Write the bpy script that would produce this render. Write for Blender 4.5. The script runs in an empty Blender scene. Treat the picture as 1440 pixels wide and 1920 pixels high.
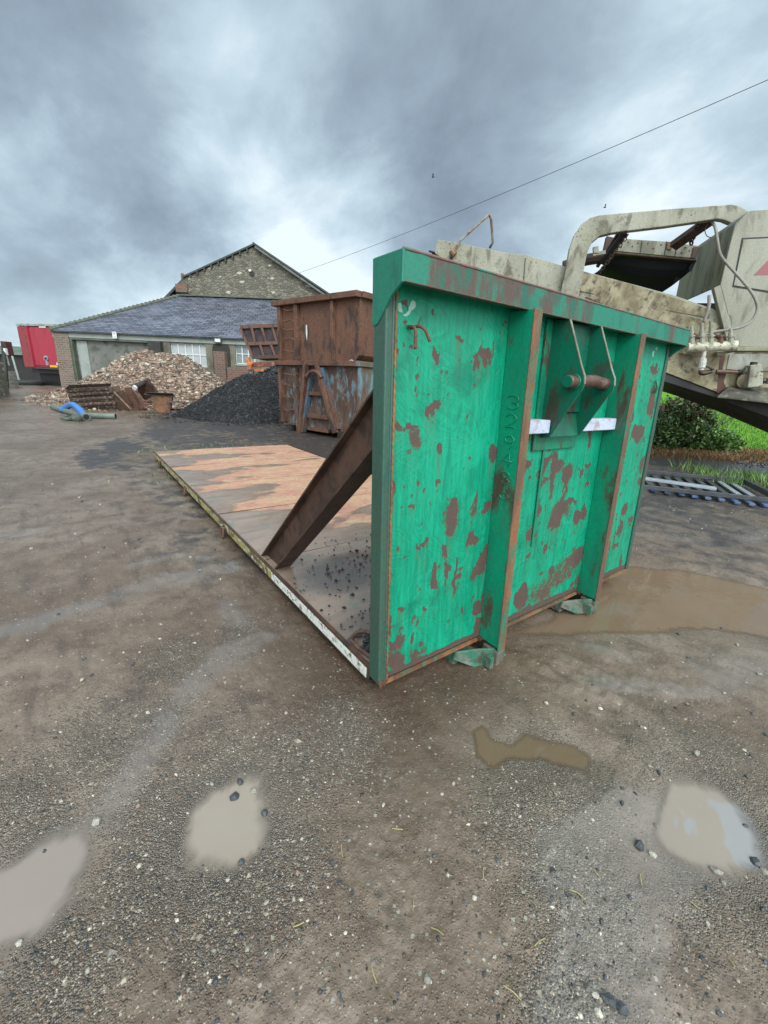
import bpy, math, random
import numpy as np
from mathutils import Vector, Matrix
R_ = math.radians
random.seed(7); rng = np.random.default_rng(11)
SC = bpy.context.scene; COL = SC.collection
# ------------------------------------------------------------------ camera
F, YAW, PITCH, ROLL = 770.24, 0.640, -0.304, 0.047
CAM = np.array([-.927, -1.226, 1.402])
_f = np.array([math.sin(YAW)*math.cos(PITCH), math.cos(YAW)*math.cos(PITCH), math.sin(PITCH)])
_r = np.array([math.cos(YAW), -math.sin(YAW), 0.]); _u = np.cross(_r, _f)
RT = math.cos(ROLL)*_r + math.sin(ROLL)*_u; UP = -math.sin(ROLL)*_r + math.cos(ROLL)*_u
cd = bpy.data.cameras.new('camera'); cam = bpy.data.objects.new('camera', cd); COL.objects.link(cam)
cd.sensor_fit = 'HORIZONTAL'; cd.sensor_width = 36; cd.lens = F/1440*36; cd.clip_start = .05; cd.clip_end = 3000
M = Matrix((( RT[0], UP[0], -_f[0], CAM[0]), (RT[1], UP[1], -_f[1], CAM[1]), (RT[2], UP[2], -_f[2], CAM[2]), (0,0,0,1)))
cam.matrix_world = M; SC.camera = cam
SC.render.resolution_x, SC.render.resolution_y = 768, 1024
def ray(px, py): return _f + RT*(px-720)/F - UP*(py-960)/F
def D(px, py, d): return CAM + ray(px, py)*d
def PLN(px, py, p0, n):
    d = ray(px, py); n = np.array(n, float); return CAM + d*(((np.array(p0)-CAM)@n)/(d@n))
def GZ(px, py, z=0.): return PLN(px, py, (0,0,z), (0,0,1))
# ------------------------------------------------------------------ node helper
class NT:
    def __init__(s, tree): s.t = tree; s.n = tree.nodes; s.l = tree.links
    def node(s, typ, **kw):
        nd = s.n.new(typ)
        for k, v in kw.items():
            if k.startswith('i_'):
                key = k[2:]; key = int(key) if key.isdigit() else key.replace('_', ' ')
                s.set(nd.inputs[key], v)
            else: setattr(nd, k, v)
        return nd
    def set(s, inp, v):
        if isinstance(v, bpy.types.NodeSocket): s.l.new(v, inp)
        else:
            if isinstance(v, (tuple, list)) and len(v) == 3 and inp.type == 'RGBA': v = (*v, 1)
            inp.default_value = v
    def math(s, op, a, b=0., c=None, clamp=False):
        nd = s.node('ShaderNodeMath', operation=op, use_clamp=clamp); s.set(nd.inputs[0], a); s.set(nd.inputs[1], b)
        if c is not None: s.set(nd.inputs[2], c)
        return nd.outputs[0]
    def noise(s, vec, scale, detail=4, rough=.55, dist=0.):
        nd = s.node('ShaderNodeTexNoise'); s.set(nd.inputs['Vector'], vec)
        for k, v in (('Scale', scale), ('Detail', detail), ('Roughness', rough), ('Distortion', dist)): s.set(nd.inputs[k], v)
        return nd.outputs[0]
    def vor(s, vec, scale, feature='F1', out='Distance', rnd=1.):
        nd = s.node('ShaderNodeTexVoronoi', feature=feature); s.set(nd.inputs['Vector'], vec); s.set(nd.inputs['Scale'], scale)
        s.set(nd.inputs['Randomness'], rnd); return nd.outputs[out]
    def mapr(s, v, a, b, c=0., d=1., smooth=True):
        nd = s.node('ShaderNodeMapRange', interpolation_type='SMOOTHSTEP' if smooth else 'LINEAR')
        for i, x in enumerate((v, a, b, c, d)): s.set(nd.inputs[i], x)
        return nd.outputs[0]
    def mix(s, f, a, b, blend='MIX'):
        nd = s.node('ShaderNodeMix', data_type='RGBA', blend_type=blend)
        s.set(nd.inputs[0], f); s.set(nd.inputs[6], a); s.set(nd.inputs[7], b); return nd.outputs[2]
    def scalev(s, vec, sc):
        nd = s.node('ShaderNodeVectorMath', operation='MULTIPLY'); s.set(nd.inputs[0], vec); nd.inputs[1].default_value = sc; return nd.outputs[0]
    def bump(s, h, strength, dist, normal=None):
        nd = s.node('ShaderNodeBump'); s.set(nd.inputs['Height'], h); nd.inputs['Strength'].default_value = strength; nd.inputs['Distance'].default_value = dist
        if normal is not None: s.set(nd.inputs['Normal'], normal)
        return nd.outputs[0]
    def coord(s, k='Object'): return s.node('ShaderNodeTexCoord').outputs[k]
    def attr(s, name, k='Fac'): return s.node('ShaderNodeAttribute', attribute_name=name).outputs[k]
def newmat(name):
    m = bpy.data.materials.new(name); m.use_nodes = True; t = NT(m.node_tree); b = m.node_tree.nodes['Principled BSDF']
    return m, t, b
def fin(t, b, col, rough, metal=0., normal=None, spec=.5):
    t.set(b.inputs['Base Color'], col); t.set(b.inputs['Roughness'], rough); t.set(b.inputs['Metallic'], metal)
    b.inputs['Specular IOR Level'].default_value = spec
    if normal is not None: t.set(b.inputs['Normal'], normal)
# ------------------------------------------------------------------ world
w = bpy.data.worlds.new('World'); SC.world = w; w.use_nodes = True
t = NT(w.node_tree); bg = w.node_tree.nodes['Background']
gen = t.coord('Generated')
sep = t.node('ShaderNodeSeparateXYZ'); t.set(sep.inputs[0], gen)
zz = t.math('ADD', t.math('MAXIMUM', sep.outputs[2], 0.), .42)
cmb = t.node('ShaderNodeCombineXYZ'); t.set(cmb.inputs[0], t.math('DIVIDE', sep.outputs[0], zz)); t.set(cmb.inputs[1], t.math('DIVIDE', sep.outputs[1], zz))
cv = cmb.outputs[0]
rot = t.node('ShaderNodeMapping'); t.set(rot.inputs['Vector'], cv); rot.inputs['Rotation'].default_value = (0,0,R_(38)); rot.inputs['Scale'].default_value = (1.15,.9,1); rot.inputs['Location'].default_value = (3.1,1.7,0)
n1 = t.noise(rot.outputs[0], 1.25, 5, .48, .15); n2 = t.noise(rot.outputs[0], 3.0, 9, .60, .18)
val = t.math('ADD', t.math('MULTIPLY', t.math('SUBTRACT', n1, .5), 1.15), t.math('MULTIPLY', t.math('SUBTRACT', n2, .5), .85))
def spot(val, px, py, rad, amp):
    d = ray(px, py); d = d/np.linalg.norm(d)
    dot = t.node('ShaderNodeVectorMath', operation='DOT_PRODUCT'); t.set(dot.inputs[0], gen); dot.inputs[1].default_value = tuple(d)
    q = math.cos(rad); g = t.mapr(t.math('ADD', dot.outputs['Value'], t.math('MULTIPLY', t.math('SUBTRACT', n2, .5), .5*(1-q))), q, 1., 0., 1.)
    return t.math('ADD', val, t.math('MULTIPLY', g, amp))
for s_ in ((630,480,.26,.36),(560,490,.09,.14),(690,520,.10,.14),(300,560,.16,.16),(350,60,.13,.12),(430,370,.14,.20),(60,570,.36,.34),(170,250,.36,-.10),(800,260,.40,-.16),(1400,400,.45,.16),(1250,560,.25,.2),(1100,60,.3,.1),(440,470,.14,-.08),(560,120,.10,.10),(180,480,.2,-.12)):
    val = spot(val, *s_)
val = t.math('ADD', val, .56)
cr = t.node('ShaderNodeValToRGB'); t.set(cr.inputs[0], val)
e = cr.color_ramp.elements; e[0].position = 0.; e[0].color = (.17,.21,.26,1); e[1].position = 1.; e[1].color = (.80,.90,.96,1)
for p, c in ((.3,(.215,.275,.335)), (.55,(.325,.415,.495)), (.78,(.52,.65,.73))):
    q = e.new(p); q.color = (*c, 1)
# extra sky brightness added behind the photographer and overhead to light the headboard
sun_dir = Vector((-.35, -1., .95)).normalized()
dt = t.node('ShaderNodeVectorMath', operation='DOT_PRODUCT'); t.set(dt.inputs[0], gen); dt.inputs[1].default_value = sun_dir
gl = t.mapr(dt.outputs['Value'], .15, 1., 1., 6.2)
sky = t.node('ShaderNodeTexSky', sky_type='NISHITA', sun_disc=False, sun_elevation=math.asin(sun_dir.z), sun_rotation=math.atan2(sun_dir.x, sun_dir.y))
skyc = t.mix(1., sky.outputs[0], (.012,.012,.012), 'MULTIPLY')
mul = t.node('ShaderNodeVectorMath', operation='SCALE'); t.set(mul.inputs[0], cr.outputs[0]); t.set(mul.inputs['Scale'], gl); wtint = t.mix(t.mapr(gl, 1., 2.2), (1,1,1), (1.04,.96,.86))
t.set(bg.inputs[0], t.mix(1., t.mix(1., mul.outputs[0], wtint, 'MULTIPLY'), skyc, 'ADD')); bg.inputs[1].default_value = .95
sd = bpy.data.lights.new('sun', 'SUN'); sd.energy = 1.5; sd.angle = R_(22); sd.color = (1.,.97,.92)
so = bpy.data.objects.new('sun', sd); COL.objects.link(so); so.rotation_euler = (-sun_dir).to_track_quat('-Z', 'Y').to_euler()
vs = SC.view_settings; vs.view_transform = 'Standard'; vs.look = 'None'; vs.gamma = 1; vs.exposure = .17; SC.display_settings.display_device = 'sRGB'
SC.cycles.max_bounces = 6; SC.cycles.use_denoising = True
# ------------------------------------------------------------------ numpy noise
def vnoise(x, y, seed=0):
    xi = np.floor(x).astype(np.int64); yi = np.floor(y).astype(np.int64); xf = x-xi; yf = y-yi
    def h(a, b):
        n = (a*374761393 + b*668265263 + seed*974634777) & 0x7fffffff
        n = ((n ^ (n >> 13))*1274126177) & 0x7fffffff
        return ((n ^ (n >> 16)) & 0xffff)/65535.
    sx = xf*xf*(3-2*xf); sy = yf*yf*(3-2*yf)
    return (h(xi,yi)*(1-sx)+h(xi+1,yi)*sx)*(1-sy) + (h(xi,yi+1)*(1-sx)+h(xi+1,yi+1)*sx)*sy
def fbm(x, y, oct=4, seed=0, g=.5):
    s = 0; a = 1; tot = 0
    for i in range(oct): s = s + a*vnoise(x*2**i+17.3*i, y*2**i-9.1*i, seed+i*31); tot += a; a *= g
    return s/tot
def sst(x, a, b): q = np.clip((x-a)/(b-a), 0, 1); return q*q*(3-2*q)
def polysd(x, y, P):
    P = np.array(P)[:, :2]; d = np.full(x.shape, 1e9); ins = np.zeros(x.shape, bool)
    for i in range(len(P)):
        a = P[i]; b = P[(i+1) % len(P)]; e = b-a; wx = x-a[0]; wy = y-a[1]
        q = np.clip((wx*e[0]+wy*e[1])/(e@e), 0, 1); d = np.minimum(d, (wx-e[0]*q)**2+(wy-e[1]*q)**2)
        c = (a[1] > y) != (b[1] > y)
        if abs(e[1]) > 1e-9: ins ^= c & (x < e[0]*(y-a[1])/e[1]+a[0])
    d = np.sqrt(d); return np.where(ins, -d, d)
# ------------------------------------------------------------------ mesh helper
def worldloc(o):
    v = Vector((0,0,0))
    while o is not None: v = v + o.location; o = o.parent
    return v
def linkmesh(name, V, Fc, mat, parent=None, smooth=False, attrs=None, uv=True, bevel=0., loc=None):
    V = np.asarray(V, float)
    if parent is not None: org = np.array(worldloc(parent))
    elif loc is not None: org = np.array(loc, float)
    else: org = np.zeros(3)
    me = bpy.data.meshes.new(name); me.from_pydata((V-org).tolist(), [], Fc if isinstance(Fc, list) else Fc.tolist()); me.update()
    if smooth: me.polygons.foreach_set('use_smooth', [True]*len(me.polygons))
    if attrs:
        for k, a in attrs.items():
            if a.ndim == 2:
                at = me.attributes.new(k, 'FLOAT_COLOR', 'POINT'); at.data.foreach_set('color', np.c_[a, np.ones(len(a))].ravel().astype(np.float32))
            else:
                at = me.attributes.new(k, 'FLOAT', 'POINT'); at.data.foreach_set('value', a.astype(np.float32))
    if uv:
        ul = me.uv_layers.new(name='UVMap'); buf = np.zeros(len(me.loops)*2)
        co = V
        for p in me.polygons:
            n = np.array(p.normal)
            if abs(n[2]) > .985: t1 = np.array([1.,0,0]); t2 = np.array([0,1.,0])
            else: t1 = np.array([-n[1], n[0], 0]); t1 /= np.linalg.norm(t1); t2 = np.cross(n, t1)
            for li, vi in zip(p.loop_indices, p.vertices): buf[2*li] = co[vi]@t1; buf[2*li+1] = co[vi]@t2
        ul.data.foreach_set('uv', buf)
    if mat: me.materials.append(mat)
    o = bpy.data.objects.new(name, me); COL.objects.link(o)
    if parent is not None: o.parent = parent
    elif loc is not None: o.location = loc
    if bevel:
        b = o.modifiers.new('bevel', 'BEVEL'); b.width = bevel; b.segments = 2; b.limit_method = 'ANGLE'; b.angle_limit = R_(35)
    return o
class MB:
    def __init__(s): s.V = []; s.F = []
    def add(s, V, Fc):
        o = len(s.V); s.V += [tuple(map(float, v)) for v in V]; s.F += [tuple(i+o for i in f) for f in Fc]; return s
    def hexa(s, p):  # 8 points: bottom loop 0-3, top loop 4-7
        return s.add(p, [(0,3,2,1),(4,5,6,7),(0,1,5,4),(1,2,6,5),(2,3,7,6),(3,0,4,7)])
    def box(s, x0, x1, y0, y1, z0, z1, f=None):
        p = [(x0,y0,z0),(x1,y0,z0),(x1,y1,z0),(x0,y1,z0),(x0,y0,z1),(x1,y0,z1),(x1,y1,z1),(x0,y1,z1)]
        if f: p = [f(q) for q in p]
        return s.hexa(p)
    def prism(s, pts, vec):
        pts = [np.array(p, float) for p in pts]; vec = np.array(vec, float); n = len(pts)
        nr = sum((np.cross(pts[i], pts[(i+1) % n]) for i in range(n)), np.zeros(3))
        if nr@vec > 0: pts = pts[::-1]
        return s.add(pts+[p+vec for p in pts], [tuple(range(n)), tuple(range(2*n-1, n-1, -1))]+[(i, n+i, n+(i+1) % n, (i+1) % n) for i in range(n)])
    def tube(s, path, r, n=8, caps=True, closed=False):
        path = [np.array(p, float) for p in path]; m = len(path); rs = r if isinstance(r, (list, tuple)) else [r]*m
        V = []; prev = None
        for i in range(m):
            a = path[(i-1) % m] if (closed or i > 0) else path[i]; b = path[(i+1) % m] if (closed or i < m-1) else path[i]
            d = b-a; d /= (np.linalg.norm(d)+1e-12)
            if prev is None:
                h = np.array([0,0,1.]) if abs(d[2]) < .9 else np.array([1.,0,0]); u = np.cross(d, h)
            else: u = prev-d*(prev@d)
            u /= np.linalg.norm(u); v = np.cross(d, u); prev = u
            for k in range(n):
                a_ = 2*math.pi*k/n; V.append(path[i]+rs[i]*(math.cos(a_)*u+math.sin(a_)*v))
        Fc = []
        for i in range(m if closed else m-1):
            j = (i+1) % m
            for k in range(n): k2 = (k+1) % n; Fc.append((i*n+k, i*n+k2, j*n+k2, j*n+k))
        if caps and not closed: Fc += [tuple(range(n-1, -1, -1)), tuple(range((m-1)*n, m*n))]
        return s.add(V, Fc)
    def bar(s, a, b, w, h, up=(0,0,1), off=(0,0)):  # rectangular bar from a to b
        a = np.array(a, float); b = np.array(b, float); d = b-a; d /= np.linalg.norm(d); up = np.array(up, float)
        r = np.cross(d, up); r /= np.linalg.norm(r); u = np.cross(r, d)
        o = r*off[0]+u*off[1]; p = []
        for q in (a+o, b+o):
            p += [q-r*w/2-u*h/2, q+r*w/2-u*h/2, q+r*w/2+u*h/2, q-r*w/2+u*h/2]
        return s.add(p, [(0,1,2,3),(7,6,5,4),(0,4,5,1),(1,5,6,2),(2,6,7,3),(3,7,4,0)])
    def build(s, name, mat, parent=None, smooth=False, bevel=0., loc=None, uv=True):
        o = linkmesh(name, s.V, s.F, mat, parent, smooth, None, uv, bevel, loc)
        return o
def tag(o, label=None, cat=None, group=None, kind=None):
    if label: o['label'] = label
    if cat: o['category'] = cat
    if group: o['group'] = group
    if kind: o['kind'] = kind
    return o
def empty(name, loc, label, cat, group=None):
    o = bpy.data.objects.new(name, None); o.location = tuple(map(float, loc)); o.empty_display_size = .1; COL.objects.link(o); return tag(o, label, cat, group)
def arc(c, u, v, r, a0, a1, n):
    c = np.array(c, float); u = np.array(u, float); v = np.array(v, float)
    return [c+r*(math.cos(R_(a0+(a1-a0)*i/n))*u+math.sin(R_(a0+(a1-a0)*i/n))*v) for i in range(n+1)]
def smoothpath(P, n=8):
    P = [np.array(p, float) for p in P]; out = []
    for i in range(len(P)-1):
        a = P[max(i-1,0)]; b = P[i]; c = P[i+1]; d = P[min(i+2, len(P)-1)]
        for k in range(n):
            q = k/n; out.append(.5*((2*b)+(-a+c)*q+(2*a-5*b+4*c-d)*q*q+(-a+3*b-3*c+d)*q**3))
    out.append(P[-1]); return out
# ------------------------------------------------------------------ materials
def grunge(name, c1, c2, c3=None, scale=3., thr=.5, soft=.08, rough=(.6,.85), bump=.3, streak=1., spots=0., metal=0., fine=60., vary=.25, spotc=(.06,.03,.02), bd=.004):
    m, t, b = newmat(name); oc = t.coord(); v = t.scalev(oc, (1,1,streak))
    a = t.noise(v, scale, 6, .62, .3); f = t.mapr(a, thr-soft, thr+soft)
    col = t.mix(f, c1, c2)
    if c3:
        g = t.mapr(t.noise(v, scale*2.7, 5, .6, .4), .5, .66); col = t.mix(g, col, c3)
    fn = t.noise(oc, fine, 4, .65)
    col = t.mix(t.math('MULTIPLY', t.mapr(fn, .3, .75), vary), col, (.01,.008,.006))
    if spots:
        wv = t.node('ShaderNodeVectorMath', operation='MULTIPLY_ADD'); nn_ = t.node('ShaderNodeTexNoise'); t.set(nn_.inputs['Vector'], oc); nn_.inputs['Scale'].default_value = 30; t.set(wv.inputs[0], nn_.outputs['Color']); wv.inputs[1].default_value = (.05,)*3; t.set(wv.inputs[2], oc); s = t.mapr(t.vor(wv.outputs[0], scale*13), .18, .30, 1., 0.); s2 = t.mapr(t.noise(oc, scale*1.1, 5, .6), .56-spots*.2, .64)
        s = t.math('MULTIPLY', s, s2); col = t.mix(s, col, spotc)
    h = t.math('ADD', t.math('MULTIPLY', a, .6), t.math('MULTIPLY', fn, .4))
    fin(t, b, col, t.mapr(a, .3, .7, rough[0], rough[1]), metal, t.bump(h, bump, bd)); return m
rust_dark = grunge('rust_dark', (.055,.028,.018), (.095,.045,.028), (.035,.02,.015), 4, .5, .15, (.45,.75), .35)
rust_brown = grunge('rust_brown', (.125,.055,.034), (.19,.085,.052), (.055,.032,.024), 1.6, .5, .2, (.5,.8), .5, .45, vary=.5, fine=25)
rust_orange = grunge('rust_orange', (.30,.11,.045), (.14,.06,.035), (.02,.20,.11), 9, .5, .1, (.6,.85), .5, .4)
rim_green = grunge('weathered_green', (.010,.185,.115), (.10,.06,.048), (.012,.12,.08), 4.2, .555, .05, (.35,.6), .3, .35, fine=90)
post_green = grunge('dark_green_paint', (.035,.10,.07), (.07,.06,.042), (.025,.08,.06), 3, .53, .1, (.35,.6), .25, .4)
stiff_green = grunge('stiffener_green', (.001,.25,.135), (.003,.17,.095), (.075,.045,.035), 3.5, .52, .12, (.3,.5), .25, .4)
hook_green = grunge('hook_plate_green', (.002,.14,.08), (.004,.095,.058), (.06,.04,.03), 3, .55, .1, (.3,.5), .2, .5)
bar_lilac = grunge('pale_lilac_paint', (.55,.58,.72), (.45,.48,.62), (.40,.34,.33), 7, .6, .1, (.4,.6), .1)
steel_pin = grunge('bare_worn_steel', (.17,.085,.06), (.10,.06,.045), (.24,.17,.14), 9, .5, .2, (.35,.55), .2, metal=.4)
yellow_chip = grunge('chipped_yellow_paint', (.34,.30,.09), (.12,.085,.035), (.55,.53,.42), 7, .52, .04, (.5,.8), .3)
white_chip = grunge('chipped_white_paint', (.72,.72,.66), (.60,.60,.50), (.16,.12,.07), 10, .6, .05, (.4,.6), .2, vary=.12)
cream = grunge('lichened_cream_paint', (.37,.355,.275), (.26,.245,.18), (.13,.115,.08), 1.7, .5, .2, (.5,.8), .25, .5, spots=.8, fine=45, spotc=(.055,.045,.035))
cream_dirty = grunge('dirty_cream_paint', (.33,.285,.175), (.17,.135,.075), (.08,.06,.035), 3.4, .52, .12, (.5,.8), .35, .8, spots=.5, spotc=(.12,.05,.03))
cream_clean = grunge('grey_cream_paint', (.34,.33,.255), (.26,.25,.19), (.17,.16,.11), 1.4, .5, .25, (.4,.65), .15, .3, vary=.3)
cream_shade = grunge('shaded_cream_paint', (.22,.21,.12), (.30,.28,.19), (.13,.12,.065), 2.5, .5, .2, (.5,.7), .15, .2)  # darker olive copy of the cream, side shade put into the colour
rubber = grunge('black_rubber', (.010,.012,.015), (.016,.018,.022), None, 3, .5, .2, (.75,.9), .1)
black_steel = grunge('grimy_black_steel', (.012,.011,.010), (.03,.024,.02), None, 3, .5, .2, (.5,.7), .2)
hose_grey = grunge('grey_hose_rubber', (.30,.27,.24), (.20,.18,.15), None, 6, .5, .2, (.5,.7), .1)
conc = grunge('grey_render', (.19,.185,.165), (.13,.13,.115), (.08,.085,.07), .9, .5, .2, (.8,.95), .3)
conc_tan = grunge('tan_render', (.20,.18,.135), (.155,.14,.105), (.11,.10,.08), .8, .5, .2, (.8,.95), .3)
conc_pale = grunge('pale_render', (.33,.35,.33), (.24,.26,.24), None, 1.5, .5, .2, (.8,.95), .2)
mossy = grunge('mossy_green_timber', (.07,.095,.06), (.14,.155,.12), None, 2, .5, .2, (.8,.95), .3)
redp = grunge('faded_red_paint', (.40,.028,.045), (.34,.035,.06), (.26,.03,.045), .7, .5, .3, (.4,.6), .05, .2, vary=.12)
orangep = grunge('orange_machine_paint', (.62,.19,.03), (.35,.09,.03), (.16,.06,.04), 3, .55, .1, (.4,.6), .2)
bluep = grunge('flaking_blue_paint', (.07,.13,.19), (.12,.06,.04), (.075,.04,.03), 3.5, .5, .05, (.5,.8), .4, .45)
binlow = grunge('blue_paint_over_rust', (.07,.035,.025), (.12,.065,.04), (.12,.19,.22), 3.2, .5, .15, (.5,.8), .4, .45)
binside = grunge('green_grey_paint_over_rust', (.14,.16,.13), (.13,.065,.04), (.14,.27,.32), 1.3, .5, .12, (.5,.8), .3, .4)
wood_old = grunge('rusty_scabbed_steel', (.085,.05,.035), (.05,.03,.024), (.27,.21,.16), 5, .5, .1, (.7,.9), .5)
pipeg = grunge('grey_green_plastic', (.17,.20,.17), (.12,.145,.12), None, 6, .5, .2, (.4,.6), .1)
pipeb = grunge('blue_plastic', (.06,.21,.55), (.05,.17,.45), None, 6, .5, .2, (.3,.5), .05, vary=.1)
galv = grunge('grey_galvanised', (.085,.09,.095), (.055,.058,.06), (.06,.05,.04), 4, .5, .2, (.35,.6), .1, metal=.3)
galv_lt = grunge('pale_steel', (.42,.45,.50), (.33,.36,.40), None, 4, .5, .2, (.25,.45), .05, metal=.3)
blue_rung = grunge('blue_painted_steel', (.03,.09,.28), (.12,.15,.20), None, 14, .5, .1, (.3,.5), .1)
white_p = grunge('white_plastic', (.7,.7,.68), (.6,.6,.58), None, 4, .5, .2, (.4,.6), .02, vary=.1)
tyre = grunge('tyre_rubber', (.02,.022,.022), (.035,.036,.034), None, 8, .5, .2, (.6,.8), .2)
def coursed(name, cols, mortar, bw, bh, msize, rough=.85, bump=.6, scale=1., dark=.5, freq=.5, off=.5, distort=0.):
    m, t, b = newmat(name); uvc = t.coord('UV')
    if distort:
        nz = t.node('ShaderNodeTexNoise'); t.set(nz.inputs['Vector'], uvc); nz.inputs['Scale'].default_value = 3.; 
        sc = t.node('ShaderNodeVectorMath', operation='MULTIPLY_ADD'); t.set(sc.inputs[0], nz.outputs['Color']); sc.inputs[1].default_value = (distort,)*3; t.set(sc.inputs[2], uvc); uvc = sc.outputs[0]
    br = t.node('ShaderNodeTexBrick', offset=off, squash=1.); t.set(br.inputs['Vector'], uvc)
    for k, v in (('Scale', scale), ('Mortar Size', msize), ('Brick Width', bw), ('Row Height', bh), ('Mortar Smooth', .2), ('Bias', 0.)): br.inputs[k].default_value = v
    br.inputs['Color1'].default_value = (*cols[0], 1); br.inputs['Color2'].default_value = (*cols[1], 1); br.inputs['Mortar'].default_value = (*mortar, 1)
    n = t.noise(t.coord(), 1.1, 5, .6); n2 = t.noise(t.coord(), 22, 4, .6)
    col = t.mix(t.mapr(n, .42, .68, 0., dark), br.outputs[0], cols[2]); col = t.mix(t.math('MULTIPLY', t.mapr(n2, .35, .7), .35), col, (.02,.02,.02))
    h = t.math('SUBTRACT', t.math('MULTIPLY', n2, .5), br.outputs['Fac'])
    fin(t, b, col, rough, 0., t.bump(h, bump, .02)); return m
brick = coursed('weathered_brick', ((.24,.135,.10),(.12,.095,.078),(.19,.17,.135)), (.27,.245,.20), .30, .12, .015, distort=.03)
brick_dark = coursed('blackened_brick', ((.05,.045,.035),(.035,.03,.025),(.02,.02,.018)), (.06,.06,.05), .225, .085, .008, distort=.03)
brick_red = coursed('red_brick', ((.22,.10,.07),(.14,.075,.055),(.13,.11,.09)), (.2,.18,.15), .3, .12, .015, distort=.03)
slate = coursed('wet_slate', ((.15,.155,.20),(.065,.068,.09),(.23,.24,.30)), (.02,.02,.024), .46, .24, .022, rough=.36, bump=.9, dark=.35, distort=.04)
slate_dk = coursed('mossy_slate', ((.05,.055,.05),(.04,.042,.04),(.06,.065,.05)), (.02,.02,.02), .32, .2, .01, rough=.6, bump=.6)
def rubblestone():
    m, t, b = newmat('rubble_stone_wall'); uvc = t.scalev(t.coord('UV'), (1.4, 2.9, 1.))
    d = t.vor(uvc, 2.6, 'DISTANCE_TO_EDGE', 'Distance'); c = t.vor(uvc, 2.6, 'F1', 'Color')
    n = t.noise(uvc, 9, 5, .65); n2 = t.noise(t.coord(), .7, 3)
    sp = t.node('ShaderNodeSeparateColor'); t.set(sp.inputs[0], c)
    col = t.mix(sp.outputs[0], (.12,.105,.075), (.28,.25,.19)); col = t.mix(t.math('MULTIPLY', sp.outputs[1], .5), col, (.13,.115,.10))
    col = t.mix(t.mapr(n, .4, .7, 0., .55), col, (.06,.055,.04)); col = t.mix(t.mapr(d, .02, .07, .75, 0.), col, (.16,.15,.12))
    col = t.mix(t.mapr(sp.outputs[2], .965, .98), col, (.42,.38,.30))
    h = t.math('ADD', t.mapr(d, 0., .12), t.math('MULTIPLY', n, .5)); fin(t, b, col, .9, 0., t.bump(h, .8, .05)); return m
stone = rubblestone()
def vcmat(name, rough=.7, bump=.3, bscale=60, spec=.5):
    m, t, b = newmat(name); c = t.attr('tint', 'Color'); n = t.noise(t.coord(), bscale, 4, .6)
    col = t.mix(t.mapr(n, .3, .75, 0., .45), c, (.03,.025,.02)); fin(t, b, col, rough, 0., t.bump(n, bump, .01), spec); return m
stone_mat = vcmat('wet_stones', .38, .3, 140)
rubble_mat = vcmat('crushed_rubble', .6, .4, 40)
coal_mat = vcmat('coal_pieces', .5, .4, 60, .3)
leaf_mat = vcmat('leaves', .5, .1, 30)
glass_m, t, b = newmat('dusty_window_glass'); fin(t, b, t.mix(t.noise(t.coord(), 3), (.10,.12,.12), (.25,.28,.28)), .12)
glass_w, t, b = newmat('whitened_window_glass'); fin(t, b, t.mix(t.noise(t.coord(), 2), (.30,.32,.32), (.45,.47,.47)), .3)
redref, t, b = newmat('red_marking'); fin(t, b, (.27,.085,.09), .5)
plate_y, t, b = newmat('yellow_number_plate'); fin(t, b, (.8,.38,.02), .35)
ink, t, b = newmat('black_lettering'); fin(t, b, (.01,.01,.01), .5)
whl, t, b = newmat('white_lettering'); fin(t, b, (.75,.72,.7), .5)
# water: muddy
def watermat(name, c, rip=.02):
    m, t, b = newmat(name); oc = t.coord(); n = t.noise(oc, 2.5, 3); col = t.mix(n, c, tuple(x*.8 for x in c)); grey_n = t.noise(oc, 3.3, 3, .5, .8); col = t.mix(t.mapr(grey_n, .52, .55 if name.endswith('right') else .8, 0., .75 if name.endswith('right') else .3), col, (c[0]*.88, c[0]*.87, c[0]*.88))  # noise mixes grey patches into the water colour
    fin(t, b, col, .035, 0., t.bump(t.noise(t.coord(), 14, 2), .06, rip), .5); b.inputs['IOR'].default_value = 1.33; t.set(b.inputs['Alpha'], t.mapr(t.attr('deep'), 0., 1., .12, 1.)); return m
# ------------------------------------------------------------------ terrain
AX = np.array([math.sin(YAW), math.cos(YAW)]); AXR = np.array([math.cos(YAW), -math.sin(YAW)])
def depth_lat(x, y): return (x-CAM[0])*AX[0]+(y-CAM[1])*AX[1], (x-CAM[0])*AXR[0]+(y-CAM[1])*AXR[1]
PUD = {  # outlines as seen, dropped on the ground
 'pothole': [(332,1555),(352,1515),(395,1480),(445,1462),(488,1455),(503,1500),(500,1550),(478,1590),(440,1628),(400,1640),(355,1628),(330,1595)],
 'left': [(-160,1700),(-60,1660),(20,1620),(90,1580),(165,1552),(168,1600),(140,1660),(100,1720),(60,1760),(0,1790),(-120,1860)],
 'right': [(1210,1490),(1240,1455),(1290,1462),(1340,1480),(1390,1530),(1418,1580),(1420,1620),(1380,1650),(1330,1640),(1270,1610),(1215,1560)],
 'big': [(900,1195),(960,1180),(1035,1160),(1080,1100),(1160,1060),(1260,1068),(1380,1090),(1500,1120),(1600,1190),(1500,1220),(1440,1200),(1370,1185),(1300,1180),(1200,1190),(1110,1185),(1030,1190)],
 'winding': [(885,1370),(905,1360),(925,1385),(955,1395),(985,1378),(1030,1395),(1075,1400),(1102,1420),(1090,1436),(1050,1428),(1015,1418),(985,1425),(950,1420),(925,1432),(895,1412)],
}
PUDG = {k: [GZ(*p, -.01)[:2] for p in v] for k, v in PUD.items()}
WL = -.012
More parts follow.
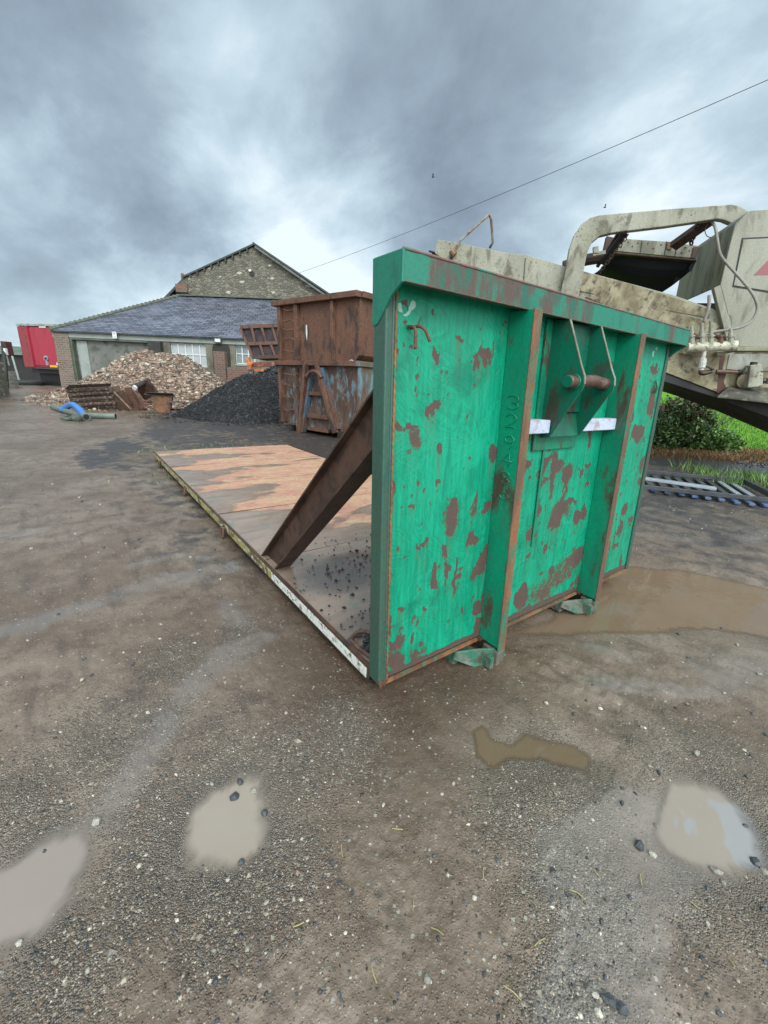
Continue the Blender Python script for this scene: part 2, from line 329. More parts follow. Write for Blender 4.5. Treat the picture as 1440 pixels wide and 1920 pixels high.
def base_h(x, y):
    d, l = depth_lat(x, y)
    left = sst(-l, -6, 1)
    h = .27*sst(d, 11, 25)*left
    h = h + (.030*(fbm(x*.5, y*.5, 3, 3)-.5)+.014*(fbm(x*2.2, y*2.2, 3, 9)-.5))*sst(d, -2, 6)
    return h
def ground_h(x, y):
    h = np.maximum(base_h(x, y)+.012*(fbm(x*6, y*6, 3, 5)-.5), -.004)+.006
    near = np.exp(-((x-CAM[0])**2+(y-CAM[1])**2)/400.)
    h = h + near*(.010*(fbm(x*14, y*14, 3, 21)-.5)+.006*(fbm(x*45, y*45, 2, 22)-.5))
    for k, P in PUDG.items():
        sl_ = .16 if k == 'winding' else .08; s = polysd(x, y, P)-.018+(.05 if k == 'winding' else .09)*(fbm(x*6, y*6, 3, 40)-.5)+.012*(fbm(x*40, y*40, 2, 41)-.5)
        wgt = 1-sst(s, .0, .30); h = h*(1-wgt)+(WL+np.clip(s*sl_, -.03, .03)+.0018*(fbm(x*60,y*60,2,50)-.5))*wgt
    return h
def G(px, py):
    z = 0.
    for _ in range(12): p = GZ(px, py, z); z = float(base_h(np.array([p[0]]), np.array([p[1]]))[0])
    return np.array([p[0], p[1], z])
def blobfield(x, y, L):
    f = np.zeros_like(x)
    for px, py, rx in L:
        rx = rx*.95
        p = GZ(px, py); q = GZ(px+rx, py); r = math.hypot(*(q-p)[:2]); dd = ray(px, py); rl = r*(1+.5*abs(math.hypot(dd[0], dd[1])/dd[2]))
        dx = x-p[0]; dy = y-p[1]; v = (p[:2]-CAM[:2]); v /= np.linalg.norm(v); a = dx*v[0]+dy*v[1]; c = -dx*v[1]+dy*v[0]
        f = np.maximum(f, np.exp(-((a/rl)**2+(c/r)**2)))
    return f
GRAV = [(300,1530,110),(420,1440,110),(520,1600,90),(400,1680,90),(250,1650,90),(120,1820,110),(60,1500,90),(200,1400,90),(300,1360,80),(560,1430,90),(640,1390,80),
        (980,1500,90),(1060,1600,110),(1120,1700,80),(1090,1520,90),(1030,1450,80),(1240,1400,70),(1330,1440,90),(1420,1560,60),(1430,1720,80),(1320,1690,70),(1060,1880,90),(1300,970,60),(1400,985,60),(1230,960,40),(330,1240,60),(450,1190,40)]
WET = [(1100,1640,60),(1130,1740,50),(1080,1850,90),(1100,1930,90),(320,1330,50),(380,1270,50),(440,1200,60),(465,1160,50),(220,1530,60),(130,1570,60),(60,1170,60),(180,1130,60),(290,1100,60),(60,1000,40),(1215,1005,40),(1130,1220,35),(1400,1260,60),(1340,1290,60),(260,1420,50)]
COALF = [(235,848,60),(330,800,70),(450,800,120),(600,830,100),(180,858,40),(420,825,80),(1280,870,100),(1400,885,80)]
MUD_SHADE = [(640,1290,120),(760,1340,140),(860,1300,120),(560,1130,70),(620,1210,80),(480,1040,60),(760,1330,110)]
STREAK = [([(-60,1200),(60,1170),(180,1130),(300,1090),(430,1062)],20),([(500,1195),(450,1165),(425,1130)],14),([(480,1190),(385,1262),(330,1330),(255,1430),(200,1530),(110,1572)],24),([(1215,1560),(1130,1625),(1100,1700),(1115,1800),(1080,1940)],42),([(-20,1008),(40,1003),(90,990)],10),
 ([(1190,1002),(1250,1004),(1320,1018)],9),([(1330,1262),(1440,1230)],22),([(1105,1213),(1150,1222),(1190,1236)],10),([(1120,1280),(1230,1290),(1340,1300)],12),([(-20,752),(60,745)],5),([(250,1060),(330,1040),(390,1045)],9),([(1390,1010),(1460,990)],10)]
def wetfield(x, y):
    f = np.zeros_like(x); nz = .35+1.5*fbm(x*3.2, y*3.2, 5, 51)
    for L, wpx in STREAK:
        Q = [GZ(*p)[:2] for p in L]
        for (a, b_), (pa_, pb_) in zip(zip(Q[:-1], Q[1:]), zip(L[:-1], L[1:])):
            mx, my = (pa_[0]+pb_[0])/2, (pa_[1]+pb_[1])/2; w_ = np.linalg.norm(GZ(mx+wpx, my)-GZ(mx, my)); e = b_-a
            q = np.clip(((x-a[0])*e[0]+(y-a[1])*e[1])/(e@e), 0, 1); d = np.hypot(x-a[0]-e[0]*q, y-a[1]-e[1]*q); f = np.maximum(f, (1.8 if wpx > 40 else .85)*np.exp(-(d/(w_*nz*1.9))**2))
    return f*(.35+1.1*fbm(x*7, y*7, 4, 52))
RUT = [(1140,1330,70),(1180,1400,60),(1010,1235,60),(1100,1280,60),(1240,1300,60),(1020,1180,50),(1190,1240,50),(330,1040,60),(420,1090,50)]
def ground():
    ang = np.concatenate([np.linspace(-180,-62,60)[:-1], np.linspace(-62,62,640), np.linspace(62,180,60)[1:]])*math.pi/180
    rr = np.concatenate([np.geomspace(.25, 60, 660), np.geomspace(62, 900, 25)])
    A, Rr = np.meshgrid(ang, rr); x = CAM[0]+Rr*np.sin(YAW+A); y = CAM[1]+Rr*np.cos(YAW+A)
    z = ground_h(x.ravel(), y.ravel()); x = x.ravel(); y = y.ravel(); z = z+blobfield(x,y,RUT)*.045*(np.abs(fbm(x*9,y*5,4,91)-.5)*2.-.12)*(z > WL+.012); SILT = np.zeros_like(x)
    for k, P in PUDG.items(): SILT = np.maximum(SILT, (1-sst(polysd(x,y,P)+.10*(fbm(x*7,y*7,3,33)-.5), -.02, .13))*(1. if k in ('pothole','left','right') else .5))
    na = len(ang); nr = len(rr)
    idx = np.arange(na*nr).reshape(nr, na)
    Fc = np.stack([idx[:-1,:-1], idx[:-1,1:], idx[1:,1:], idx[1:,:-1]], -1).reshape(-1, 4)[:, ::-1]
    Fc = Fc.tolist(); Fc.append(idx[0].tolist())
    at = {'gravel': np.clip(blobfield(x,y,GRAV)*.8*(.45+1.2*fbm(x*2.5,y*2.5,4,70)), 0, 1), 'wet': wetfield(x,y), 'soot': blobfield(x,y,COALF), 'mud': blobfield(x,y,MUD_SHADE), 'silt': SILT}
    m, t, b = newmat('wet_gravelly_mud'); oc = t.coord()
    gr, wet, soot, mud = (t.attr(k) for k in ('gravel','wet','soot','mud'))  # mud also carries the flatbed's contact shadow
    big = t.noise(oc, .8, 5, .6, .4); mid = t.noise(oc, 5, 5, .65, .3); fine = t.noise(oc, 45, 4, .7)
    track = t.noise(t.scalev(oc, (9, 1.6, 1)), 1.3, 5, .6, .3)
    col = t.mix(t.mapr(big, .35, .65), (.135,.092,.062), (.215,.162,.122))
    col = t.mix(t.mapr(mid, .4, .68, 0., .7), col, (.105,.068,.045)); col = t.mix(t.mapr(track, .5, .72, 0., .5), col, (.060,.043,.033))
    col = t.mix(t.math('MULTIPLY', mud, .85), col, (.062,.036,.021))  # wet mud by the flatbed, with its contact shadow put into the colour
    v1 = t.vor(oc, 210, 'F1', 'Color'); d1 = t.vor(oc, 210); sp = t.node('ShaderNodeSeparateColor'); t.set(sp.inputs[0], v1)
    gcol = t.mix(sp.outputs[0], (.045,.035,.026), (.19,.145,.105)); gcol = t.mix(t.mapr(sp.outputs[1], .92, .96), gcol, (.36,.32,.26))
    gm = t.mapr(t.math('ADD', t.math('ADD', gr, t.math('MULTIPLY', sp.outputs[2], .75)), t.math('MULTIPLY', mid, .7)), .85, 1.35)
    col = t.mix(t.math('MULTIPLY', gm, .8), col, gcol)
    v3 = t.vor(oc, 60, 'F1', 'Color'); s3 = t.node('ShaderNodeSeparateColor'); t.set(s3.inputs[0], v3); d3 = t.vor(oc, 60)
    pep = t.math('MULTIPLY', t.mapr(s3.outputs[0], .86, .88), t.mapr(d3, .28, .34, 1., 0.)); col = t.mix(pep, col, t.mix(s3.outputs[1], (.03,.028,.028), (.36,.33,.28)))
    sm = t.math('MULTIPLY', soot, t.math('ADD', .75, t.math('MULTIPLY', t.math('SUBTRACT', t.math('ADD', mid, big), 1.), 2.2))); col = t.mix(t.math('MULTIPLY', t.mapr(sm, .22, .6), .85), col, (.026,.025,.027))
    col = t.mix(t.math('MULTIPLY', t.attr('silt'), .75), col, t.mix(gm, (.20,.155,.12), (.09,.075,.06)))
    wt = t.math('MULTIPLY', t.mapr(t.math('ADD', wet, t.math('MULTIPLY', t.math('SUBTRACT', mid, .5), .8)), .15, 1.0), 1.)
    wt2 = t.math('MAXIMUM', wt, t.mapr(t.noise(t.scalev(oc, (1.,.45,1)), 1.7, 4, .55, .5), .60, .72, 0., .55))
    col = t.mix(t.math('MULTIPLY', wt, .45), col, (.20,.18,.165))  # wet streaks also tinted pale, part of their sky sheen painted in
    wt2 = t.math('MAXIMUM', wt2, t.math('MULTIPLY', t.attr('silt'), .7)); rgh = t.math('SUBTRACT', t.mapr(fine, .3, .7, .27, .50), t.math('MULTIPLY', wt2, .36))
    h = t.math('ADD', t.math('MULTIPLY', fine, .5), t.math('MULTIPLY', t.math('SUBTRACT', 1., d1), t.math('MULTIPLY', gm, .9)))
    h = t.math('ADD', h, t.math('MULTIPLY', mid, .9)); h = t.math('MULTIPLY', h, t.mapr(wt, 0., 1., 1., .25))
    fin(t, b, col, rgh, 0., t.bump(h, .6, .018), .55)
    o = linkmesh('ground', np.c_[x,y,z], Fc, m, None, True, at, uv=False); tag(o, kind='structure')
ground()
wm = {'pothole': (.32,.265,.215), 'left': (.29,.24,.205), 'right': (.31,.255,.21), 'big': (.185,.125,.08), 'winding': (.15,.105,.065)}
for k, P in PUDG.items():
    P = np.array(P); lo = P.min(0)-.12; hi = P.max(0)+.12; st_ = .03 if k == 'big' else .014
    X, Y = np.meshgrid(np.arange(lo[0], hi[0], st_), np.arange(lo[1], hi[1], st_)); x, y = X.ravel(), Y.ravel()
    inside = polysd(x, y, P) < .10; dep = np.clip((WL-ground_h(x, y))/.0045, 0, 1)
    idx = np.arange(len(x)).reshape(X.shape); Fc = np.stack([idx[:-1,:-1], idx[:-1,1:], idx[1:,1:], idx[1:,:-1]], -1).reshape(-1,4); Fc = Fc[inside[Fc].all(1)]
    us = np.unique(Fc); mp = np.full(len(x), -1); mp[us] = np.arange(len(us)); V = np.c_[x, y, np.full(len(x), WL)][us]
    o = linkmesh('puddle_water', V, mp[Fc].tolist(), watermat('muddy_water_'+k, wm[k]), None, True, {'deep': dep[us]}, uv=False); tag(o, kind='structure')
# ------------------------------------------------------------------ stones
def ico():
    p = (1+5**.5)/2; V = np.array([(-1,p,0),(1,p,0),(-1,-p,0),(1,-p,0),(0,-1,p),(0,1,p),(0,-1,-p),(0,1,-p),(p,0,-1),(p,0,1),(-p,0,-1),(-p,0,1)])/math.sqrt(1+p*p)
    Fc = [(0,11,5),(0,5,1),(0,1,7),(0,7,10),(0,10,11),(1,5,9),(5,11,4),(11,10,2),(10,7,6),(7,1,8),(3,9,4),(3,4,2),(3,2,6),(3,6,8),(3,8,9),(4,9,5),(2,4,11),(6,2,10),(8,6,7),(9,8,1)]
    return V, np.array(Fc)
IV, IF = ico()
OV = np.array([(1,0,0),(-1,0,0),(0,1,0),(0,-1,0),(0,0,1),(0,0,-1)], float); OF = np.array([(0,2,4),(2,1,4),(1,3,4),(3,0,4),(2,0,5),(1,2,5),(3,1,5),(0,3,5)])
def rocks(name, P, S, tint, mat, parent=None, flat=.65, jit=.35, base='ico', smooth=False, **kw):
    bv, bf = (IV, IF) if base == 'ico' else (OV, OF); n = len(P); k = len(bv)
    V = bv[None]*(1+jit*(rng.random((n,k,1))-.5)*2)*np.array([1,1,1])
    V = V*(np.stack([1+.35*(rng.random(n)-.5), .75+.35*(rng.random(n)-.5), flat*np.ones(n)], -1)[:, None])*S[:, None, None]
    a = rng.random(n)*6.283; b2 = (rng.random(n)-.5)*.9; ca, sa, cb, sb = np.cos(a), np.sin(a), np.cos(b2), np.sin(b2)
    y = V[...,1]*cb[:,None]-V[...,2]*sb[:,None]; z = V[...,1]*sb[:,None]+V[...,2]*cb[:,None]; x = V[...,0]
    V = np.stack([x*ca[:,None]-y*sa[:,None], x*sa[:,None]+y*ca[:,None], z], -1)+P[:, None]
    Fc = (bf[None]+(np.arange(n)*k)[:, None, None]).reshape(-1, 3)
    return linkmesh(name, V.reshape(-1,3), Fc, mat, parent, smooth, {'tint': np.repeat(tint, k, 0)}, uv=False)
def palette(n, cols, wts):
    c = np.array(cols)[rng.choice(len(cols), n, p=np.array(wts)/sum(wts))]; return np.clip(c*(.75+.5*rng.random((n,1))), 0, 1)
def gravel():
    N = 150000; a = (rng.random(N)-.5)*2*R_(56); r = np.exp(rng.uniform(math.log(.55), math.log(14), N))
    x = CAM[0]+r*np.sin(YAW+a); y = CAM[1]+r*np.cos(YAW+a)
    den = np.clip(blobfield(x, y, GRAV)*.9*(sst(fbm(x*2.5,y*2.5,4,70), .34, .66)*.8+.2)*(.4+1.2*fbm(x*14,y*14,2,73))+.07*sst(fbm(x*1.5,y*1.5,3,71), .35, .6)+.02, 0, 1)
    keep = rng.random(N) < den*.42
    for k, P in PUDG.items(): keep &= (polysd(x, y, P) > -.03) | (rng.random(N) < .02)
    ins = (x > -.1) & (x < 2.5) & (y > -.0) & (y < 6.6); keep &= ~ins
    x, y, r = x[keep], y[keep], r[keep]; n = len(x); print('gravel', n)
    s = np.exp(rng.normal(math.log(.0031), .5, n))*np.clip((r/1.6)**.45, 1, 2.2); s = np.clip(s, .0016, .016)
    P = np.stack([x, y, ground_h(x, y)-s*.05], -1)
    rocks('gravel', P, s, palette(n, [(.05,.048,.048),(.13,.11,.09),(.28,.235,.17),(.50,.45,.36),(.19,.12,.08)], [3,3,2.4,.9,1.2]), stone_mat, flat=.6, base='oct', jit=.3)
    tag(bpy.data.objects['gravel'], kind='stuff')
    # bigger loose stones
    px = rng.uniform(0, 1440, 260); py = rng.uniform(900, 1920, 260); L = [(a, b) for a, b in zip(px, py)]
    L += [(1165,1895),(1140,1880),(1120,1905),(1115,1870),(1200,1585),(1225,1600),(1418,1612),(1305,1415),(1345,1630),(495,1520),(450,1462),(475,1478),(440,1490),(452,1612),(70,1668),(180,1538),(110,1155),(300,1200),(1380,950),(800,1840)]
    Q = np.array([G(*l) for l in L]); ok = ~((Q[:,0] > -.1) & (Q[:,0] < 2.5) & (Q[:,1] > 0) & (Q[:,1] < 6.7)); Q = Q[ok]; n = len(Q)
    Q[:,2] = ground_h(Q[:,0], Q[:,1]); s = rng.uniform(.004, .011, n)*np.clip(np.linalg.norm(Q-CAM, axis=1)/2., .7, 1.6); s[-20:] = rng.uniform(.010,.019,20)
    Q[:,2] += s*.3
    o = rocks('loose_stones', Q, s, palette(n, [(.06,.065,.072),(.30,.27,.22),(.50,.46,.38)], [3,2,1.2]), stone_mat, flat=.65, jit=.2); tag(o, kind='stuff')
gravel()
# ------------------------------------------------------------------ hook-lift flat bed
LEAN, ZB, ZT, ZD, WD, LD, LIPD, PT, LH = .041, .10, 1.823, .144, 2.40, 6.56, .09, .078, .096
def ln(p): return (p[0], p[1]+LEAN*(p[2]-ZB), p[2])
FB = empty('flatbed_container', (0,0,0), 'long low flatbed with a tall scuffed green headboard standing on wet mud', 'flatbed')
def paintmat(name, gcol, gcol2, dark, rustc):
    m, t, b = newmat(name); oc = t.coord(); ru = t.attr('rust'); run = t.attr('run'); wh = t.attr('scuff')
    n = t.noise(oc, 38, 6, .7); f = t.noise(oc, 6, 5, .6); mot = t.noise(oc, 2.3, 4, .6)
    def arcs(sc, w_, off):
        mp = t.node('ShaderNodeMapping'); t.set(mp.inputs['Vector'], oc); mp.inputs['Location'].default_value = (off, off, off*.7)
        wq = t.node('ShaderNodeVectorMath', operation='MULTIPLY_ADD'); nq = t.node('ShaderNodeTexNoise'); t.set(nq.inputs['Vector'], oc); nq.inputs['Scale'].default_value = 5.; nq.inputs['Detail'].default_value = 3; t.set(wq.inputs[0], nq.outputs['Color']); wq.inputs[1].default_value = (.16,)*3; t.set(wq.inputs[2], mp.outputs[0]); d = t.vor(wq.outputs[0], sc, 'SMOOTH_F1'); nd = t.node('ShaderNodeTexNoise', noise_dimensions='1D'); t.set(nd.inputs['W'], t.math('MULTIPLY', d, w_)); nd.inputs['Scale'].default_value = 1.; nd.inputs['Detail'].default_value = 4; nd.inputs['Roughness'].default_value = .7
        return nd.outputs[0]
    a1 = arcs(1.7, 95, 3.1); a2 = arcs(3.1, 60, 8.7); vs_ = t.noise(t.scalev(oc, (34, 34, 2.2)), 1.6, 6, .7, .25)
    st = t.math('ADD', t.math('MULTIPLY', a1, .24), t.math('ADD', t.math('MULTIPLY', a2, .24), t.math('MULTIPLY', vs_, .52)))
    st = t.math('ADD', st, t.math('MULTIPLY', t.math('SUBTRACT', mot, .5), .35))
    col = t.mix(t.mapr(st, .36, .62), gcol, gcol2); col = t.mix(t.mapr(st, .60, .72, 0., .55), col, (.05,.44,.28))
    col = t.mix(t.mapr(f, .52, .72, 0., .55), col, dark); col = t.mix(t.mapr(t.noise(t.scalev(oc, (9,9,1.2)), 2., 5, .6, .4), .56, .7, 0., .45), col, dark)
    q = t.math('ADD', ru, t.math('MULTIPLY', t.math('SUBTRACT', n, .5), .75)); rm = t.mapr(q, .43, .49); edge = t.mapr(q, .27, .45)
    rr_ = t.math('MULTIPLY', t.mapr(run, .15, .8), t.mapr(vs_, .45, .62)); col = t.mix(t.math('MULTIPLY', rr_, .6), col, (.085,.075,.04))
    col = t.mix(t.math('MULTIPLY', edge, .6), col, (.045,.09,.05))
    rc = t.mix(t.noise(oc, 9, 6, .65), rustc, (.070,.062,.058)); rc = t.mix(t.mapr(n, .52, .68, 0., .7), rc, (.16,.06,.03)); rc = t.mix(t.math('MULTIPLY', t.mapr(q, .43, .55, 1., 0.), .5), rc, (.17,.085,.04))
    col = t.mix(rm, col, rc); col = t.mix(t.mapr(t.math('ADD', wh, t.math('MULTIPLY', n, .5)), .80, .86, 0., .7), col, (.42,.6,.52))
    h = t.math('ADD', t.math('MULTIPLY', st, .5), t.math('MULTIPLY', rm, -.8)); h = t.math('ADD', h, t.math('MULTIPLY', n, .3))
    fin(t, b, col, t.math('ADD', t.mapr(st, .4, .6, .34, .5), t.math('MULTIPLY', rm, .25)), 0., t.bump(h, .45, .005), .4); return m
panel_mat = paintmat('bright_green_paint', (.001,.190,.104), (.002,.315,.178), (.001,.10,.06), (.095,.05,.038))
PATCH = [(775,800,22,10),(742,800,20,9),(783,822,16,22),(730,798,10,6),(822,762,14,9),(812,772,8,8),(830,665,8,18),(912,662,6,11),(878,633,6,7),(784,653,5,6),(829,840,7,14),(841,970,18,34),(846,950,10,20),(835,990,10,12),
 (899,1037,11,18),(888,1062,6,7),(826,1072,4,30),(840,1068,4,34),(835,1095,4,16),(896,1100,8,22),(880,1128,13,8),(852,1133,4,9),(779,1138,4,8),(726,1190,14,10),(735,1170,6,5),(755,1183,6,10),(724,1225,12,20),(745,1245,28,10),(800,1238,20,5),
 (925,850,9,22),(729,905,6,11),(787,1010,5,6),(776,1022,6,6),(985,873,11,14),(1059,887,12,18),(1045,950,20,20),(1030,975,12,16),(1060,938,16,10),(1076,965,12,9),(1084,955,5,8),(1068,972,8,6),(981,998,9,14),(1033,895,5,40),
 (1050,1050,28,18),(1030,1075,34,24),(1070,1035,18,22),(1000,1100,30,26),(960,1110,14,24),(1075,1075,18,20),(1020,1120,40,16),(965,1145,14,20),(1085,1045,10,30),
 (1188,775,6,18),(1180,800,6,12),(1230,745,7,26),(1226,760,8,20),(1201,812,8,15),(1160,955,6,12),(1200,870,4,18),(1195,900,6,8),(1150,985,6,14),(1190,985,5,14),(1240,690,8,10),(1180,1000,4,20),(1145,890,5,22),(1120,1000,7,14),
 (760,1215,7,7),(716,1160,5,20),(735,1130,5,8),(880,1150,6,6),(1100,870,6,6),(1085,885,5,5),(1100,660,5,8),(1010,905,8,8),(770,602,4,6),(970,640,6,20),(966,670,5,16),(975,1040,5,8),(1095,905,6,5)]
def headpanel(name, x0, x1, z0, z1, y, seed, edge=.012, brushn=420, step=.0055):
    nx, nz = int((x1-x0)/step), int((z1-z0)/step); X, Z = np.meshgrid(np.linspace(x0, x1, nx), np.linspace(z0, z1, nz)); x, z = X.ravel(), Z.ravel()
    ru = np.zeros_like(x); n1 = .075*(fbm(x*22, z*16, 5, 5, .65)-.5); n2 = .10*(fbm(x*22+50, z*16, 5, 6, .65)-.5)
    for px, py, a, b_ in PATCH:
        n_ = (0, -1, -LEAN); c = PLN(px, py, (0, y+LEAN*1., 1.0+ZB), n_); dd = PLN(px+a, py, (0, y+LEAN*1., 1.0+ZB), n_); ee = PLN(px, py+b_, (0, y+LEAN*1., 1.0+ZB), n_)
        sx = max(abs(dd[0]-c[0]), .008); sz = max(abs(ee[2]-c[2]), .008)
        q = np.hypot((x-c[0]+n1)/sx, (z-c[2]+n2)/sz); ru = np.maximum(ru, (1-sst(q, .35, 1.45))*(.50 if a > 24 else .62 if a > 15 else .9)*(.82+.36*fbm(x*20, z*20, 3, 66)))
    ed = np.minimum(z-z0+.0, 9); ru = np.maximum(ru, .75*(1-sst(ed+.05*(fbm(x*8, z*8, 4, 8)-.5), .015, .05)))
    ru = np.maximum(ru, .62*sst(fbm(x*9, z*6, 5, 77+seed), .66, .74)); ru = np.maximum(ru, .5*sst(fbm(x*30, z*22, 3, 12+seed), .70, .8))
    sc_ = np.zeros_like(x)
    for px, py, a in ((765,562,14),(775,572,12),(757,575,6),(790,568,6),(1240,662,8),(1246,655,6)):
        c = PLN(px, py, (0, y+LEAN*1., 1.0+ZB), (0,-1,-LEAN)); sc_ = np.maximum(sc_, np.exp(-(np.hypot(x-c[0], z-c[2])/(a*.0035))**2)*sst(fbm(x*30, z*30, 3, 3), .42, .55))
    dent = .007*(fbm(x*2.2, z*2.2, 3, 30)-.5)
    V = np.c_[x, y+dent+LEAN*(z-ZB), z]; idx = np.arange(nx*nz).reshape(nz, nx)
    Fc = np.stack([idx[:-1,:-1], idx[:-1,1:], idx[1:,1:], idx[1:,:-1]], -1).reshape(-1,4).tolist()
    # back and sides give the plate its thickness
    o = len(V); V = np.r_[V, [[x0,y+.012+LEAN*(z0-ZB),z0],[x1,y+.012+LEAN*(z0-ZB),z0],[x1,y+.012+LEAN*(z1-ZB),z1],[x0,y+.012+LEAN*(z1-ZB),z1]]]
    Fc += [(o+3,o+2,o+1,o), tuple([o, o+1]+idx[0][::-1].tolist()), tuple([o+2, o+3]+idx[-1].tolist()), tuple([o+1,o+2]+idx[:,-1][::-1].tolist()), tuple([o+3,o]+idx[:,0].tolist())]
    g_ = ru.reshape(nz, nx).copy()
    for k_ in range(nz-2, -1, -1): g_[k_] = np.maximum(g_[k_], g_[k_+1]*.972)
    z4 = np.zeros(4); return linkmesh(name, V, Fc, panel_mat, FB, True, {'rust': np.r_[ru, z4], 'run': np.r_[g_.ravel(), z4], 'scuff': np.r_[sc_, z4]}, uv=False)
PY = .012
headpanel('headboard_panel', .043, WD-.043, ZB+.004, ZT-.012, PY, 1, brushn=1500)
MB().box(.0,.040,0,PT,ZB-.004,ZT-.06,ln).box(.028,.0425,-.004,.03,ZB,ZT-.08,ln).build('corner_post', post_green, FB, bevel=.006)
MB().box(WD-.040,WD,0,PT,ZB-.004,ZT-.06,ln).build('corner_post', post_green, FB, bevel=.006)
# rusty weld bead down the near corner
mb = MB(); P = []
for i in range(170): z = ZB+.01+i*.0098; P.append(ln((.0435, -.004+.002*math.sin(i*1.9), z)))
mb.tube(P, [.0045+.0016*(i % 2) for i in range(170)], 6); mb.build('weld_bead', rust_orange, FB, smooth=True)
# rim: folded lip
mb = MB(); zt, zb2 = ZT, ZT-LH
mb.prism([ln((.0,-LIPD,zt)), ln((.0,-LIPD,zb2)), ln((.0,-LIPD+.008,zb2)), ln((.0,-LIPD+.008,zt-.008)), ln((.0,PT-.008,zt-.008)), ln((.0,PT-.008,zt-.12)), ln((.0,PT,zt-.12)), ln((.0,PT,zt))], (WD,0,0))
mb.prism([ln((.008,-LIPD+.006,zb2)), ln((.008,PT-.01,zb2+.02)), ln((.008,PT-.01,zb2+.026)), ln((.008,-LIPD+.006,zb2+.006))], (WD-.016,0,0))
rim = mb.build('top_rim', rim_green, FB, bevel=.004)
mb = MB()  # rust worn along the top edge
mb.tube([ln((x, -LIPD+.002, ZT-.002)) for x in np.linspace(.0,WD,60)], [.0055+.0012*math.sin(i*2.3)*math.sin(i*.7) for i in range(60)], 6); mb.tube([ln((x, -LIPD+.003, zb2+.001)) for x in np.linspace(0,WD,60)], .0035, 6)
mb.build('rim_edge', grunge('worn_rusty_edge', (.15,.075,.06),(.20,.11,.09),(.03,.17,.12),6,.5,.15,(.6,.8),.4), rim, smooth=True)
for xx, s in ((-.004, 1), (WD-.006, 1)):
    pts = [ln((xx, y, z)) for y, z in ((PT+.002,ZT-.003),(PT+.002,1.603),(PT-.02,1.600),(PT-.035,1.607),(.02,1.630),(-.03,1.685),(-LIPD-.002,zb2-.004),(-LIPD-.002,ZT-.003))]
    MB().prism(pts, (.010,0,0)).build('rim_gusset', rim_green, FB, bevel=.002)
# stiffeners
for i, xs in enumerate((.685, 1.675)):
    mb = MB(); mb.box(xs, xs+.008, -.114, PY-.003, .10, zb2-.001, ln); mb.box(xs+.046, xs+.054, -.114, PY-.003, .10, zb2-.001, ln)
    s = mb.build('stiffener', stiff_green, FB)
    MB().box(xs-.0015, xs+.0555, -.121, -.1142, .055, zb2+.004, ln).build('front_flange', grunge('rusty_green_edge_%s' % 'ab'[i], (.26,.10,.045), (.12,.07,.045), (.015,.17,.10), 5, .5, .1, (.55,.8), .4, .35), s, bevel=.002)
# weld-bead figures on the first stiffener
SEG = {'3': [(-.5,.85,0),(0,1,0),(.5,.8,0),(.35,.55,0),(0,.5,0),(.4,.42,0),(.5,.18,0),(0,0,0),(-.5,.15,0)],
 '2': [(-.5,.8),(0,1),(.5,.75),(.3,.45),(-.5,0),(.1,.08),(.5,0)], '9': [(.45,.75),(.1,1),(-.4,.8),(-.2,.5),(.25,.5),(.48,.78),(.35,.3),(.1,0)],
 '4': [(.5,.35),(-.5,.35),(.2,1),(.2,0)], '8': [(0,.52),(-.4,.78),(0,1),(.4,.78),(0,.52),(-.45,.25),(0,0),(.45,.25),(0,.52)]}
mb = MB()
for ch, zc in (('3',1.345),('2',1.262),('9',1.165),('4',1.085),('8',.995),('9',.895)):
    P = SEG[ch]; h = .062; w_ = .058; P = [ln((xs0-.0005, -.056-p[0]*w_*1., zc+(p[1]-.5)*h)) for xs0 in (.6835,) for p in P]
    P = smoothpath(P, 3) if ch != '4' else P; mb.tube(P, [.0024+.0005*(i % 2) for i in range(len(P))], 5)
mb.build('welded_number', stiff_green, FB, smooth=True)
# central doubler plate, hook plates, bar
mb = MB(); mb.box(.955, 1.36, PY-.016, PY-.003, 1.10, zb2+.001, ln); mb.box(1.06,1.075,PY-.010,PY-.002,.55,1.10,ln); mb.build('doubler_plate', stiff_green, FB, bevel=.002)
prof = [(-.088,zb2-.002),(-.175,1.52),(-.198,1.475)]+[(-.165-.037*math.cos(R_(a)), 1.440-.05*math.sin(R_(a))) for a in (0,20,40,60)]+[(-.055,1.175),(PY-.016,1.168),(PY-.016,zb2-.002)]
for xx in (1.000, 1.285):
    hp = MB().prism([ln((xx,y,z)) for y,z in prof], (.010,0,0)).build('hook_plate', hook_green, FB)
    mb = MB(); e_ = prof[:-2]
    for a, b_ in zip(e_[:3], e_[1:4]): mb.bar(ln((xx+.005,a[0]-.001,a[1])), ln((xx+.005,b_[0]-.001,b_[1])), .0125, .004, up=(0,1,.3))
    mb.build('worn_edge', grunge('worn_pale_edge', (.30,.33,.26),(.16,.14,.10),None,8,.5,.15,(.4,.6),.1,metal=.2), hp)
MB().box(1.010,1.285,PY-.05,PY-.0165,1.30,zb2-.003,ln).prism([ln((1.01,PY-.016,1.168)),ln((1.01,-.052,1.176)),ln((1.01,PY-.03,1.30)),ln((1.01,PY-.016,1.30))],(.275,0,0)).build('hook_backing', hook_green, FB)
yb, zbar = -.155, 1.447
P = smoothpath([ln((.94+.0,yb,zbar)), ln((1.0,yb,zbar)), ln((1.08,yb-.004,zbar+.006)), ln((1.15,yb-.010,zbar+.010)), ln((1.22,yb-.004,zbar+.004)), ln((1.30,yb,zbar))], 6)
hb = MB().tube(P, .029, 20).build('hook_bar', steel_pin, FB, smooth=True)
for a, b_, rr_ in ((.935,.975,.0275),(1.295,1.335,.03)): MB().tube([ln((a,yb,zbar)), ln((b_,yb,zbar))], rr_, 20).build('pin_end', hook_green, hb, bevel=.003)
